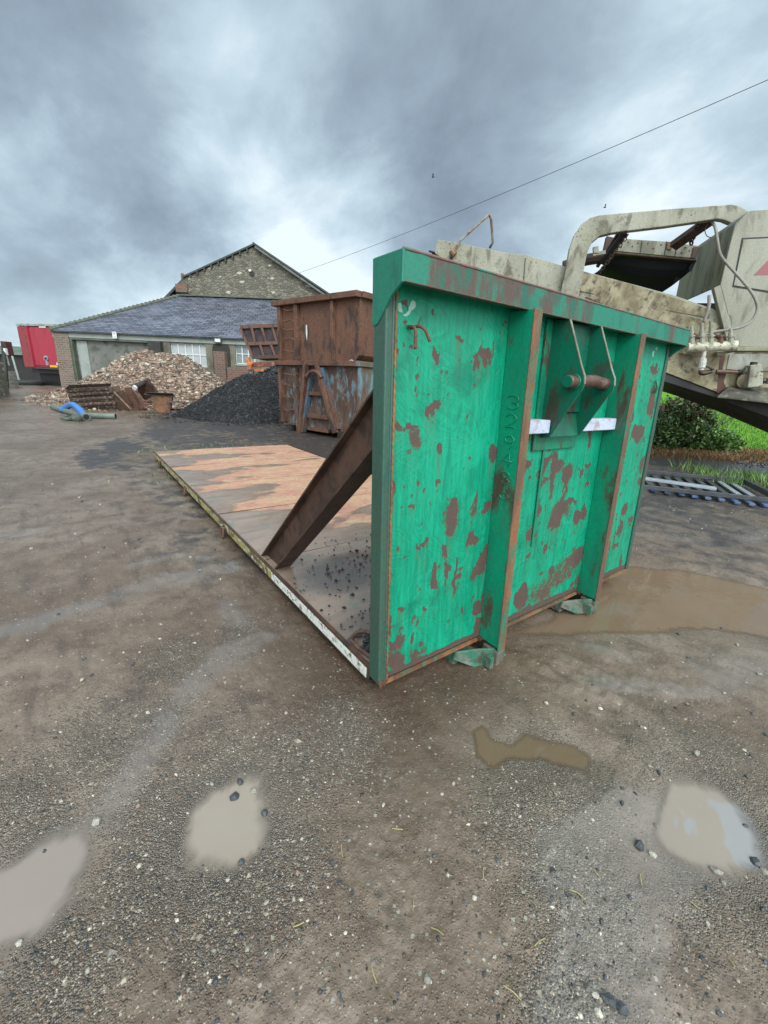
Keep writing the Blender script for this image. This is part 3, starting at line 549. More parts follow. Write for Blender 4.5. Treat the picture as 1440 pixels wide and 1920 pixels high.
MB().tube(arc(ln((.994,yb,zbar)), (0,1,0), (0,0,1), .031, 0, 350, 18), .005, 6, closed=True).build('pin_weld', hook_green, hb, smooth=True)
for a, b_ in ((.742,.992),(1.30,1.673)):
    MB().box(a, b_, -.062, PY-.017 if a > .9 else PY-.004, 1.197, 1.262, ln).build('cross_bar', bar_lilac, FB, bevel=.004)
# bent rope pins near the top corner
for P in ([(.108,.005,1.605),(.104,-.03,1.60),(.102,-.045,1.58),(.100,-.048,1.525)], [(.118,.005,1.60),(.128,-.035,1.605),(.140,-.055,1.59),(.158,-.06,1.555)]):
    MB().tube(smoothpath([ln(p) for p in P], 5), .0062, 8).build('bent_pin', rust_brown, FB, smooth=True)
# small torn slot on the right
MB().tube([ln((2.26,-.002,1.50)), ln((2.275,-.012,1.46)), ln((2.262,-.003,1.42))], .008, 6).build('torn_lug', stiff_green, FB, smooth=True)
# torn metal at the bottom corner
MB().prism([ln((.0,-.004,ZB+.02)), ln((.05,-.006,ZB+.012)), ln((.035,-.004,ZB-.018)), ln((.022,-.004,ZB-.008)), ln((.006,-.004,ZB-.024))], (0,.006,0)).build('torn_corner', rust_brown, FB)
MB().box(.043, WD-.043, -.004, PY-.002, ZB-.010, ZB+.004, ln).build('bottom_angle', rust_orange, FB)
# floor plate
def deck():
    nx, ny = 130, 400; X, Y = np.meshgrid(np.linspace(.02, WD-.02, nx), np.linspace(PT+.006, LD, ny)); x, y = X.ravel(), Y.ravel()
    bow = .010*(np.abs(np.sin((y-.1)*math.pi/1.22)))**.6*np.sin((x/WD)*math.pi)**.4; z = ZD-.011+bow+.010*(fbm(x*.9, y*1.7, 3, 15)-.5)
    V = np.c_[x,y,z]; idx = np.arange(nx*ny).reshape(ny, nx); Fc = np.stack([idx[:-1,:-1], idx[:-1,1:], idx[1:,1:], idx[1:,:-1]], -1).reshape(-1,4).tolist()
    o = len(V); V = np.r_[V, [[.02,PT+.006,ZD-.03],[WD-.02,PT+.006,ZD-.03],[WD-.02,LD,ZD-.03],[.02,LD,ZD-.03]]]
    Fc += [(o+3,o+2,o+1,o), tuple([o,o+1]+idx[0][::-1].tolist()), tuple([o+2,o+3]+idx[-1].tolist()), tuple([o+1,o+2]+idx[:,-1][::-1].tolist()), tuple([o+3,o]+idx[:,0].tolist())]
    u = fbm(x*1.1, y*3.2, 4, 90); u2 = fbm(x*3.1, y*7.5, 4, 92)
    dry = .75*(u-.5)+.34*(u2-.5)+.58; dry = dry+.14*sst(x, .15, 1.2)-.04; dry -= .5*(1-sst(y, .9, 2.7))*(1-.55*sst(x, .5, 2.))
    # grime stays in the sagging lows between the cross-bearers
    dry = dry+.10*np.sin((y-.1)*math.pi/1.22*2+.8+2.2*(fbm(x*.8,y*.8,2,7)-.5))
    dry = dry-.16*(1-sst(x, .0, .55))*sst(y, .9, 1.4)
    coal = .9*(1-sst(np.hypot((x-.55)/.75, (y-1.0)/.42), .4, 1.1))+.7*(1-sst(np.hypot((x-.2)/.5, (y-.35)/.3), .3, 1.1)); z4 = np.zeros(4)
    m, t, b = newmat('worn_floor_plate'); oc = t.coord(); dr = t.attr('dry'); cl = t.attr('soot')
    n = t.noise(oc, 22, 5, .65); nn = t.noise(t.scalev(oc, (1,2.2,1)), 3.2, 5, .6, .5); g = t.noise(oc, 5, 5, .6)
    q = t.math('ADD', dr, t.math('ADD', t.math('MULTIPLY', t.math('SUBTRACT', n, .5), .16), t.math('MULTIPLY', t.math('SUBTRACT', g, .5), .22)))
    org = t.mix(t.mapr(nn, .35, .65), (.46,.23,.15), (.50,.33,.20)); org = t.mix(t.mapr(g, .48, .68, 0., .7), org, (.42,.18,.14)); org = t.mix(t.mapr(n, .45, .7, 0., .5), org, (.19,.11,.08)); org = t.mix(t.mapr(t.noise(t.scalev(oc, (1,3,1)), 9, 5, .65, .6), .52, .7, 0., .5), org, (.22,.14,.10))
    gry = t.mix(t.mapr(nn, .3, .7), (.20,.15,.12), (.29,.21,.165)); gry = t.mix(t.mapr(g, .56, .68, 0., .6), gry, (.12,.17,.13))
    col = t.mix(t.mapr(q, .42, .58), gry, org); edg = t.math('MULTIPLY', t.mapr(q, .42, .49), t.mapr(q, .49, .55, 1., 0.)); col = t.mix(t.math('MULTIPLY', edg, .55), col, (.12,.09,.06))
    col = t.mix(t.math('MULTIPLY', t.mapr(t.math('ADD', cl, t.math('MULTIPLY', t.math('SUBTRACT', nn, .5), 1.2)), .35, .95), .72), col, (.045,.045,.045))
    rg = t.mapr(q, .42, .56, .22, .55); hh = t.math('ADD', t.math('MULTIPLY', n, .4), g); fin(t, b, col, rg, 0., t.bump(hh, .2, .006))
    linkmesh('floor_plate', V, Fc, m, FB, True, {'dry': np.r_[dry, z4], 'soot': np.r_[coal, z4]}, uv=False)
deck()
for y in (1.47, 2.70, 3.92, 5.15): MB().box(.03, WD-.03, y-.0016, y+.0016, ZD-.016, ZD-.004).build('plate_seam', rust_brown, FB)
sr = MB().box(0,.006,PT+.001,LD+.004,ZD-.085,ZD).box(.006,.05,PT+.001,LD+.004,ZD-.085,ZD-.079).box(.006,.019,PT+.001,LD,ZD-.006,ZD-.0005).build('side_rail', rust_dark, FB)
MB().box(-.0035,-.0003,PT+.02,1.28,ZD-.070,ZD-.018).build('paint_stripe', white_chip, sr)
MB().box(-.0035,-.0003,1.285,LD-.05,ZD-.070,ZD-.012).build('paint_stripe', yellow_chip, sr)
MB().box(WD-.006,WD,PT+.001,LD+.004,ZD-.085,ZD).box(WD-.05,WD-.006,PT+.001,LD+.004,ZD-.085,ZD-.079).build('side_rail', rust_dark, FB)
MB().box(.052,WD-.052,LD+.0005,LD+.008,ZD-.085,ZD-.003).build('end_rail', rust_brown, FB)
for y in np.arange(.3, LD-.2, 1.22):
    for a, b_ in ((.055,.645),(1.765,WD-.055)): MB().box(a, b_, y, y+.05, ZD-.08, ZD-.034).build('cross_bearer', rust_dark, FB)
for xs in (.685, 1.675):
    mb = MB(); mb.box(xs-.035, xs+.035+.055, -.02, LD, .0, .014).box(xs+.018, xs+.036, -.02, LD, .0142, .094).box(xs-.03, xs+.085, -.018, LD, .0945, .108); mb.build('skid_rail', rust_dark, FB, bevel=.002)
    mb = MB(); mb.box(xs-.004, xs+.060, -.124, -.0205, -.004, .078); f_ = mb.build('skid_foot', grunge('muddy_steel_%d' % int(xs*10), (.17,.14,.11), (.05,.12,.08), (.12,.09,.07), 9, .5, .1, (.5,.8), .3), FB, bevel=.006)
    yf = -.105; mb = MB(); mb.prism([(xs-.006,yf,.094),(xs-.10,yf+.05,.094),(xs-.20,yf+.09,.090),(xs-.215,yf+.09,.05),(xs-.12,yf+.03,.004),(xs-.03,yf,-.004),(xs-.006,yf,.0)], (0,.014,0)).box(xs-.20,xs-.006,.0,.20,.004,.016).box(xs-.20,xs-.188,.0,.20,.0165,.094)
    mb.box(xs-.075, xs-.048, yf-.035, yf-.001, .012, .080).build('foot_bracket', grunge('bracket_green_%d' % int(xs*10), (.02,.13,.08), (.15,.15,.12), (.07,.05,.035), 8, .5, .1, (.5,.8), .3), f_, bevel=.004)
# diagonal braces (channel steel, open side outwards)
def brace(name, x, s):
    A0 = np.array([x, 1.562, .142]); A1 = np.array([x, .26, 1.30]); B0 = np.array([x, 1.275, .142]); B1 = np.array([x, .172, 1.20])
    d = (A1-A0)/np.linalg.norm(A1-A0); n = np.array([0, -d[2], d[1]]); n = n if n[2] < 0 else -n
    wd = .185; top = [A0, A0+d*(1.80)]
    e = lambda p, off, xi: p+n*off+np.array([s*xi, 0, 0])
    q0 = A0; q1 = A0+d*1.66
    mb = MB()
    def cut(off): # lower end cut on the floor, upper end cut at the headboard back
        p = A0+n*off; k = (.137-p[2])/d[2]; a = p+d*k; yb_ = PT+.004; k2 = 0
        for _ in range(6): k2 = ((PT+.004+LEAN*(p[2]+d[2]*k2-ZB))-p[1])/d[1]
        return a, p+d*k2
    def slab(o0, o1, x0, x1):
        a0, a1 = cut(o0); b0, b1 = cut(o1); X0 = np.array([s*x0,0,0]); X1 = np.array([s*x1,0,0])
        mb.hexa([a0+X0, b0+X0, b0+X1, a0+X1, a1+X0, b1+X0, b1+X1, a1+X1])
    slab(0, .010, 0, .09); slab(.0105, wd-.0105, .042, .050); slab(wd-.010, wd, 0, .115)
    return mb.build(name, rust_dark, FB)
brace('diagonal_brace', .030, 1); brace('diagonal_brace', WD-.030, -1)
# lashing rings
for y, r in ((3.98,.038),(2.38,.040),(5.75,.032)):
    MB().tube(smoothpath([(-.004,y-.03,ZD-.03),(-.028,y-.03,ZD-.04),(-.030,y-.028,ZD-.10),(-.030,y,ZD-.13),(-.030,y+.028,ZD-.10),(-.028,y+.03,ZD-.04),(-.004,y+.03,ZD-.03)], 5), .0085, 8).build('lashing_ring', rust_brown, FB, smooth=True)
P = smoothpath([(.035,.30,.150),(.030,.20,.156),(.045,.115,.160),(.12,.09,.162),(.16,.15,.160),(.155,.27,.155),(.11,.335,.150),(.035,.30,.150)], 6)
MB().tube(P[:-1], .0105, 8, closed=True).build('lashing_ring', rust_brown, FB, smooth=True)
# coal crumbs on the floor
n = 520; c = rng.integers(0, 4, n); cen = np.array([(.62,1.05),(.20,.30),(.35,.85),(.75,1.35)])[c]; sg = np.array([(.35,.13),(.12,.10),(.30,.22),(.30,.2)])[c]
xy = cen+rng.normal(0, 1, (n,2))*sg; s = np.exp(rng.normal(math.log(.0065), .4, n)); xy[:60] = np.c_[rng.normal(.10,.022,60), rng.normal(.2,.045,60)]; s[:60] = rng.uniform(.008,.016,60)
ok = (xy[:,0] > .03) & (xy[:,0] < 2.2) & (xy[:,1] > .1); xy = xy[ok]; s = np.clip(s[ok], .003, .018)
o = rocks('coal_crumbs', np.c_[xy, ZD+.001+s*.4], s, palette(len(s), [(.02,.02,.022),(.04,.04,.045)], [1,1]), coal_mat); tag(o, 'scattered black coal crumbs lying on the flatbed floor by its diagonal brace', 'coal crumbs', kind='stuff')
# ------------------------------------------------------------------ farm buildings
def frame(o, e):  # e: horizontal unit dir along the face, seen left to right; away = horizontal normal pointing from the camera
    o = np.array(o, float); e = np.array([e[0], e[1], 0.]); e /= np.linalg.norm(e); n = np.array([-e[1], e[0], 0.])
    if n@_f < 0: n = -n
    return o, e, n
B0 = D(127, 727, 24.0); B1 = D(455, 631, 22.6); BO, BE, BN = frame(B0, B1-B0); BZ = B0[2]
def bp(px, py, b=0.): return PLN(px, py, BO+BN*b, BN)
def poly(px, b=0.): return [bp(x, y, b) for x, y in px]
def flat(mb, px, b0, b1): return mb.prism(poly(px, b0), BN*(b1-b0))
def zset(p, z): return np.array([p[0], p[1], z])
zg = .2
SH = empty('shed', zset(BO, zg), 'long single storey rendered shed with a wet slate roof and a blocked doorway', 'shed')
eaveL, eaveR = bp(124, 620), bp(650, 637); ze = eaveL[2]; eaveR = eaveL+BE*((eaveR-eaveL)@BE); eaveR[2] = ze
WLn = float((eaveR-eaveL)@BE)
def bl(a, z, b=0.): return BO+BE*a+BN*b+np.array([0,0,z-BO[2]])   # metres along the facade
def am(px, py, b=0.): p = bp(px, py, b)-BO; return p@BE, p[2]+BO[2]
def fbox(mb, a0, a1, z0, z1, b0, b1): return mb.hexa([bl(a0,z0,b0),bl(a1,z0,b0),bl(a1,z0,b1),bl(a0,z0,b1),bl(a0,z1,b0),bl(a1,z1,b0),bl(a1,z1,b1),bl(a0,z1,b1)])
# x positions
aD0 = am(136,650)[0]+.02; aD1 = am(281,650)[0]; zlin = am(200,636)[1]; aEnd = WLn-.3
w1 = [am(318,643)[0], am(385,643)[0], am(350,686)[1], am(350,644)[1]]; w2 = [am(440,645)[0], am(487,645)[0], am(462,683)[1], am(462,646)[1]]
a0w = 0.1; mb = MB(); zf = ze-.34
fbox(mb, aD1+.0, w1[0], zg-.3, zf, 0, .3); fbox(mb, w1[1], w2[0], zg-.3, zf, 0, .3); fbox(mb, w2[1], aEnd, zg-.3, zf, 0, .3)
for w_ in (w1, w2): fbox(mb, w_[0], w_[1], zg-.3, w_[2], 0, .3); fbox(mb, w_[0], w_[1], w_[3], zf, 0, .3)
mb.build('front_wall', conc_tan, SH)
mb = MB(); fbox(mb, aD0, aD1, zg-.3, zf, .22, .35); mb.build('blocked_doorway', conc, SH)
mb = MB(); fbox(mb, aD0+.12, aD0+.72, zg-.3, zlin-.12, .17, .218); mb.build('pale_panel', conc_pale, SH)
mb = MB(); fbox(mb, aD0-.10, aD0, zg-.2, zf-.10, -.03, .2); fbox(mb, aD1-.06, aD1+.02, zg-.2, zf-.1, -.02, .2); fbox(mb, aD0-.10, aD1+.02, zf-.10, zf-.002, -.03, .215); mb.build('door_frame', mossy, SH)
mb = MB(); fbox(mb, -.3, aEnd, zf, ze-.02, -.06, .3); mb.build('fascia_board', conc_pale, SH)
mb = MB(); fbox(mb, -.35, aEnd, ze-.10, ze+.0, -.22, -.07); mb.build('gutter', mossy, SH, bevel=.03)
ap0, ap1 = am(105,640)[0], aD0-.10
mb = MB(); mb.hexa([bl(ap0-.05,zg-.3,-.16),bl(ap1,zg-.3,-.16),bl(ap1,zg-.3,.5),bl(ap0-.05,zg-.3,.5),bl(ap0,ze-.12,-.10),bl(ap1-.0,ze-.12,-.10),bl(ap1-.0,ze-.12,.5),bl(ap0,ze-.12,.5)])
mb.build('brick_pier', brick, SH)
mb = MB(); fbox(mb, ap0, ap0+.3, zg-.3, ze-.12, .5, 7.5); mb.build('end_wall', brick, SH)
mb = MB(); fbox(mb, am(281,640)[0]+.02, am(305,640)[0], zg-.3, ze-.36, -.30, -.003); mb.build('brick_pier', brick_dark, SH, bevel=.02)
pa, pb = am(404,660)[0], am(426,660)[0]
mb = MB(); fbox(mb, pa+.05, pb+.02, zg-.3, am(415,660)[1], -.42, -.02); mb.build('brick_pier', brick_red, SH, bevel=.015)
m_, t, b = newmat('soot_blackened_render'); fin(t, b, t.mix(t.noise(t.coord(), 6, 4), (.018,.018,.014), (.05,.05,.035)), .9)
c0 = (pa+pb)/2; mb = MB(); P = [bl(c0-.50,zg,-.02)]+[bl(c0+.50*math.cos(R_(a)), am(415,655)[1]+.42*math.sin(R_(a)), -.02) for a in range(180,-1,-20)]+[bl(c0+.50,zg,-.02)]; mb.prism(P, BN*.017); mb.build('sooty_stain', m_, SH)
mb = MB(); fbox(mb, am(430,690)[0], aEnd, zg-.2, am(462,690)[1], -.35, -.005); mb.build('low_brick_wall', brick_red, SH)
for i, w_ in enumerate((w1, w2)):
    nx = 5 if i == 0 else 4; fr = MB(); fbox(fr, w_[0]-.03, w_[1]+.05, w_[2]-.09, w_[2]-.0, -.05, .2); f_ = fr.build('window', conc_pale, SH)
    gl_ = MB(); fbox(gl_, w_[0], w_[1], w_[2], w_[3], .16, .18); gl_.build('pane', glass_w if i == 0 else glass_m, f_)
    mb = MB(); zm = (w_[2]+w_[3])/2+.02
    for k in range(nx+1): a = w_[0]+(w_[1]-w_[0])*k/nx; fbox(mb, a-.025, a+.025, w_[2], w_[3], .11, .159)
    for z in (w_[2]+.03, zm, w_[3]-.03): fbox(mb, w_[0]+.03, w_[1]-.03, z-.02, z+.02, .115, .158)
    mb.build('glazing_bars', white_p, f_)
mb = MB(); a, z = am(411,639); fbox(mb, a-.19, a+.19, z-.11, z+.11, -.22, -.065); lb = mb.build('floodlight', mossy, SH, bevel=.01)
mb = MB(); fbox(mb, a-.15, a+.15, z-.08, z+.08, -.226, -.221); mb.build('lens', white_p, lb)
mb = MB(); a, z = am(220,629); fbox(mb, a-.12, a+.12, z-.17, z+.17, -.245, -.225); sg_ = mb.build('notice', white_p, SH)
for dx, dz, w_ in ((0,.10,.05),(-.02,.05,.07),(0,-.10,.08)): mb = MB(); fbox(mb, a-w_+dx, a+w_+dx, z+dz-.012, z+dz+.012, -.2475, -.2455); mb.build('text_line', redref, sg_)
# roof: hipped lean-to against the barn gable
TB = 5.2
rt0 = bp(338, 555, TB); zr = rt0[2]; aT = (rt0-BO)@BE; aL = -.22; aR = aEnd+.1
def slabpoly(mb, pts, th=.05):
    n = np.cross(np.array(pts[1])-pts[0], np.array(pts[2])-pts[0]); n /= np.linalg.norm(n); n = n if n[2] > 0 else -n
    mb.prism([np.array(p)-n*th for p in pts], n*th); return mb
e0 = bl(aL, ze-.02, -.25); e1 = bl(aR, ze-.02, -.25); t0 = bl(aT, zr, TB); t1 = bl(aR, zr+.0, TB)
mb = MB(); slabpoly(mb, [e0, e1, t1, t0]); roof = mb.build('slate_roof', slate, SH)
mb = MB(); slabpoly(mb, [e0+np.array([0,0,-.003]), t0, bl(aT, zr-.1, TB+4.5), bl(aL, ze-.02, TB+4.5)]); mb.build('hip_roof', slate_dk, SH)
mb = MB(); N_ = 30
for k in range(N_):
    a = e0+(t0-e0)*(k/N_); c = e0+(t0-e0)*((k+1)/N_*1.+.004); mb.tube([a+np.array([0,0,.05]), c+np.array([0,0,.012])], [.13,.10], 8)
mb.build('ridge_tiles', grunge('mossy_ridge_tiles', (.14,.15,.12), (.08,.09,.07), None, 5, .5, .2, (.8,.9), .3), roof)
mb = MB(); mb.bar(t0+np.array([0,0,.04])-BN*.06, t1+np.array([0,0,.04])-BN*.06, .25, .06); mb.build('flashing', mossy, roof)
# barn behind
BA = empty('stone_barn', zset(bp(345, 700, TB+.02), zg), 'tall rubble stone barn gable rising behind the slate roofed shed', 'barn')
gb = TB+.04
apx = bp(478, 462, gb); aA, zA = (apx-BO)@BE, apx[2]
aLb = am(345,525,gb)[0]; zLb = am(345,522,gb)[1]; pR = am(597,545,gb); slopeR = (zA-pR[1])/(pR[0]-aA); aRb = aA+6.6; zRb = zA-slopeR*6.6
aF = am(305,556,gb)[0]; zF = am(305,560,gb)[1]
mb = MB(); mb.prism([bl(aLb-.4,zg-.3,gb), bl(aLb-.4,zLb-.35,gb), bl(aLb,zLb,gb), bl(aA,zA,gb), bl(aRb,zRb,gb), bl(aRb,zg-.3,gb)], BN*15); mb.build('gable_wall', stone, BA)
mb = MB()
def rslab(a0, z0, a1, z1, b0, b1, th, up=.0):
    p = [bl(a0,z0+up,b0), bl(a1,z1+up,b0), bl(a1,z1+up,b1), bl(a0,z0+up,b1)]; slabpoly(mb, p, th)
rslab(aLb-.05, zLb+.10, aA+.0, zA+.16, gb-.14, gb+15, .10); rslab(aA, zA+.16, aRb+.4, zRb+.1, gb-.34, gb+15, .10)
rslab(aF-.1, zF-.05, aLb-.04, zLb+.06, gb+.02, gb+15, .14)
ro = mb.build('roof', slate_dk, BA)
mb = MB(); nn = 10
for k in range(1, nn): a = aLb+(aA-aLb)*k/nn; z = zLb+(zA-zLb)*k/nn; mb = MB(); fbox(mb, a-.05, a+.05, z-.16, z+.06, gb-.12, gb-.003); mb.build('corbel', slate_dk, BA)
mb.build('verge_slates', slate_dk, ro) if 0 else None
mb = MB(); mb.bar(bl(aA+.1,zA-.08,gb-.17), bl(aRb+.3,zRb-.16,gb-.17), .28, .12, up=(0,0,1)); mb.build('bargeboard', conc, ro)
mb = MB(); a, z = am(343,541,gb); fbox(mb, a-.38, a+.38, z-.25, z+.22, gb-.22, gb-.003); mb.build('brick_kneeler', brick_red, BA)
mb = MB(); a, z = am(338,519,gb); mb.tube([bl(a,z-.1,gb+.3), bl(a,z+.25,gb+.3)], .1, 8); mb.build('vent_pipe', grunge('terracotta', (.28,.10,.06),(.2,.08,.05)), BA)
mb = MB(); a, z = am(473,513,gb); mb.tube([bl(a,z,gb-.01), bl(a,z,gb-.06)], .15, 12); mb.build('round_vent', ink, BA)
mb = MB(); a, z = am(470,508,gb); fbox(mb, a-.09, a+.07, z-.05, z+.07, gb-.12, gb-.064); mb.build('vent_cowl', white_p, BA)
# ------------------------------------------------------------------ red trailer
TO = D(114, 700, 25.5); TE_ = frame(TO, RT-UP*0 + np.array([0,0,0]))[1]
TO, TE, TN = frame(D(38, 690, 26.5), D(114, 693, 25.6)-D(38, 690, 26.5))
TR = empty('box_trailer', zset(TO, .25), 'red box trailer parked beside the shed with its rear doors facing the yard', 'trailer')
def tq(px, py, b=0.): return PLN(px, py, TO+TN*b, TN)
def tl(a, z, b=0.): return TO+TE*a+TN*b+np.array([0,0,z-TO[2]])
def tm(px, py): p = tq(px, py)-TO; return p@TE, p[2]+TO[2]
def tbox(mb, a0, a1, z0, z1, b0, b1): return mb.hexa([tl(a0,z0,b0),tl(a1,z0,b0),tl(a1,z0,b1),tl(a0,z0,b1),tl(a0,z1,b0),tl(a1,z1,b0),tl(a1,z1,b1),tl(a0,z1,b1)])
zt0 = tm(85, 689)[1]; zt1 = tm(85, 612)[1]; ta0, tmid, ta1 = tm(42,650)[0], tm(60,650)[0], tm(108,650)[0]+.15
mb = MB(); tbox(mb, ta0, ta1, zt0, zt1, .0, 11); mb.build('box_body', redp, TR, bevel=.03)
mb = MB(); tbox(mb, ta0-.06, ta1+.05, zt1+.002, zt1+.14, -.10, 11.05); mb.build('roof_rail', grunge('pale_green_trim', (.30,.36,.31),(.2,.25,.22)), TR, bevel=.02)
mb = MB(); tbox(mb, tmid+.08, ta1-.12, zt0+.10, zt1-.06, -.05, -.003); dr_ = mb.build('door', redp, TR, bevel=.02)
mb = MB(); tbox(mb, ta0+.0, tmid, zt0-.02, zt1-.03, -.10, -.003); mb.build('side_panel', grunge('dull_red_paint', (.30,.03,.04),(.24,.05,.055),(.14,.04,.04),1.,.5,.3), TR, bevel=.02)
mb = MB(); tbox(mb, tmid-.02, tmid+.07, zt0, zt1, -.16, -.004); mb.build('door_post', redp, TR)
a, z = tm(89, 672); mb = MB(); mb.tube([tl(a,z,-.06), tl(a,z,-.12)], .16, 14).bar(tl(a,z-.05,-.08), tl(a+.03,z-.42,-.08), .12, .08, up=TN); mb.build('door_lock', galv_lt, dr_)
mb = MB(); tbox(mb, a-.06, a+.09, z-.06, z+.05, -.15, -.125); mb.build('lock_body', ink, dr_)
a, z = tm(103, 687); mb = MB(); tbox(mb, a-.32, a+.30, z-.06, z+.06, -.075, -.055); pl_ = mb.build('number_plate', plate_y, dr_)
mb = MB(); a2, z2 = tm(109, 682); mb.prism([tl(a2-.08,z2-.07,-.07), tl(a2+.08,z2-.07,-.07), tl(a2,z2+.10,-.07)], TN*.012); mb.build('reflector', white_p, dr_)
mb = MB(); a3, z3 = tm(81, 613)
for k in range(8): x_ = a3-.24+k*.068; mb = MB(); tbox(mb, x_, x_+.045, z3-.05, z3+.04, -.075, -.055); mb.build('letter', whl, dr_)
mb = MB(); tbox(mb, tmid+.05, ta1, zt0-.10, zt0-.002, -.08, .1); mb.build('rear_bumper', galv, TR)
mb = MB(); tbox(mb, ta0+.3, ta1-.3, zt0-.35, zt0-.101, .101, 11); mb.build('chassis', black_steel, TR)
for b_ in (1.6, 2.9):
    for a in (ta0+.35, ta1-.40):
        mb = MB(); mb.tube([tl(a-.15,zg+.52,b_), tl(a+.15,zg+.52,b_)], .50, 24); mb.build('wheel', tyre, TR, bevel=.03)
mb = MB(); tbox(mb, ta0+.6, ta1-.15, zg+.05, zt0-.36, .3, .34); mb.build('mud_flap', ink, TR)
# left edge: steps, wall, post, tyre, hut
m = G(22, 742); wo, we, wn = frame(G(-60, 760), G(18, 742)-G(-60, 760))
def wallbox(a, b_, h, th, back=0): 
    a = np.array(a); b_ = np.array(b_); d = b_-a; n = np.cross(d, (0,0,1)); n /= np.linalg.norm(n); n = n if n@RT < 0 else -n
    return MB().hexa([a-[0,0,.2], b_-[0,0,.2], b_+n*th-[0,0,.2], a+n*th-[0,0,.2], a+[0,0,h], b_+[0,0,h*.98], b_+n*th+[0,0,h*.98], a+n*th+[0,0,h]])
gw = G(20, 741); h_ = (741-683)/770*depth_lat(gw[0], gw[1])[0]
o = wallbox(G(-120, 775), gw, h_, 1.2).build('stone_wall', stone, None, bevel=.06, loc=gw); tag(o, 'low lichened stone wall end at the left edge beside the steps', 'wall')
ST = empty('stone_steps', G(28, 728), 'short flight of worn stone steps between the low wall and the red trailer', 'steps')
g0 = G(28, 728); sd_ = RT*np.array([1,1,0]); sd_ /= np.linalg.norm(sd_); aw = np.cross((0,0,1), sd_); aw = aw if aw@_f > 0 else -aw
aw = ray(28,728)*[1,1,0]; aw /= np.linalg.norm(aw)
for k in range(5):
    p = g0+aw*(.3*k); MB().hexa([p-sd_*.45, p+sd_*.25, p+sd_*.25+aw*.4, p-sd_*.45+aw*.4]+[q+np.array([0,0,.17*(k+1)]) for q in (p-sd_*.45, p+sd_*.25, p+sd_*.25+aw*.4, p-sd_*.45+aw*.4)]).build('step', grunge('worn_step_stone_%d' % k, (.12,.105,.085),(.07,.065,.055)), ST, bevel=.02)
g1 = G(12, 730); dd_ = depth_lat(g1[0], g1[1])[0]
PO = empty('lamp_post', g1, 'dark leaning post carrying a small white lamp at the far left edge', 'post')
tp = D(6, 642, dd_); MB().tube([g1-[0,0,.1], tp], .10, 8).build('pole', black_steel, PO, smooth=True)
q = D(11, 660, dd_-.1); MB().bar(q+[0,0,.18], q-[0,0,.16], .16, .1, up=RT).build('lamp', white_p, PO, bevel=.02)
q = D(14, 655, dd_+.15); MB().bar(q+[0,0,.38], q-[0,0,.30], .42, .25, up=RT).build('control_box', grunge('dark_red_box', (.10,.02,.02),(.07,.02,.02)), PO, bevel=.02)
q0 = D(12, 668, dd_-.12); q1 = D(17, 686, dd_-.12); MB().tube([q0, q1], .05, 8).build('conduit', pipeg, PO)
g2 = G(24, 722); q0 = D(23, 668, 24); q1 = D(31, 696, 24); mb = MB().tube([q1-(q0-q1)*.6, q0], .05, 8); o = mb.build('handrail_post', conc_pale, None, loc=g2); tag(o, 'thin pale leaning post standing on the stone steps', 'post')
gt = G(54, 722); ax = sd_*.62; c0 = gt+[0,0,.12]
TY = empty('tyre', gt, 'large worn black tyre lying flat on the ground by the red trailer', 'tyre')
mb = MB(); n = 28; rp = [(.62,-.12),(.74,-.13),(.82,-.09),(.84,0),(.82,.09),(.74,.13),(.62,.12),(.52,.07),(.50,0),(.52,-.07)]; V = []
for i in range(n):
    a = 6.283*i/n
    for r, z in rp: V.append(gt+np.array([r*math.cos(a), r*math.sin(a), z+.16]))
k = len(rp); mb.add(V, [(i*k+j, ((i+1) % n)*k+j, ((i+1) % n)*k+(j+1) % k, i*k+(j+1) % k) for i in range(n) for j in range(k)]); mb.build('tyre_body', tyre, TY, smooth=True)
HU = empty('store_hut', D(25, 700, 34), 'low dark hut with a green sloping roof beyond the trailer', 'hut')
ho, he, hn = frame(D(8, 690, 34), RT); hl = lambda a, z, b_=0.: ho+he*a+hn*b_+np.array([0,0,z-ho[2]])
zt_ = D(30, 666, 34)[2]; zr_ = D(28, 650, 36)[2]
MB().hexa([hl(-2,.1),hl(3,.1),hl(3,.1,4),hl(-2,.1,4),hl(-2,zt_),hl(3,zt_),hl(3,zt_,4),hl(-2,zt_,4)]).build('wall', black_steel, HU)
MB().prism([hl(-2.2,zt_+.01,-.3),hl(-2.2,zr_,2),hl(-2.2,zt_+.01,4.3)], he*5.6).build('roof', grunge('green_sheet_roof', (.08,.12,.09),(.11,.15,.12),None,1.5), HU)
# ------------------------------------------------------------------ stacked bins
CB = D(668, 800, 10.0); LB = D(519, 600, 11.0); KO, KE, KN = frame(zset(CB, 0), zset(CB, 0)-zset(LB, 0))   # face runs left to right, ends at the corner K
def kp(px, py, b=0.): return PLN(px, py, KO+KN*b, KN)
def km(px, py, b=0.): p = kp(px, py, b)-KO; return p@KE, p[2]
def kl(a, z, b=0.): return KO+KE*a+KN*b+np.array([0,0,z])
def kbox(mb, a0, a1, z0, z1, b0, b1): return mb.hexa([kl(a0,z0,b0),kl(a1,z0,b0),kl(a1,z0,b1),kl(a0,z0,b1),kl(a0,z1,b0),kl(a1,z1,b0),kl(a1,z1,b1),kl(a0,z1,b1)])
def kbar(mb, p, q, w, h): return mb.bar(p, q, w, h, up=-KN)
aL_ = km(521, 640)[0]; zT1 = km(664, 549)[1]; zM = km(600, 678)[1]; zB = .12; KL = 5.6
zlow = km(600, 812)[1]; print('bin', aL_, zT1, zM, zlow)
HB = empty('lower_skip', kl(aL_/2, 0, 0), 'lower hook-lift skip of the stack, rust showing through flaking blue paint', 'skip', 'hook-lift skips stacked behind the flatbed')
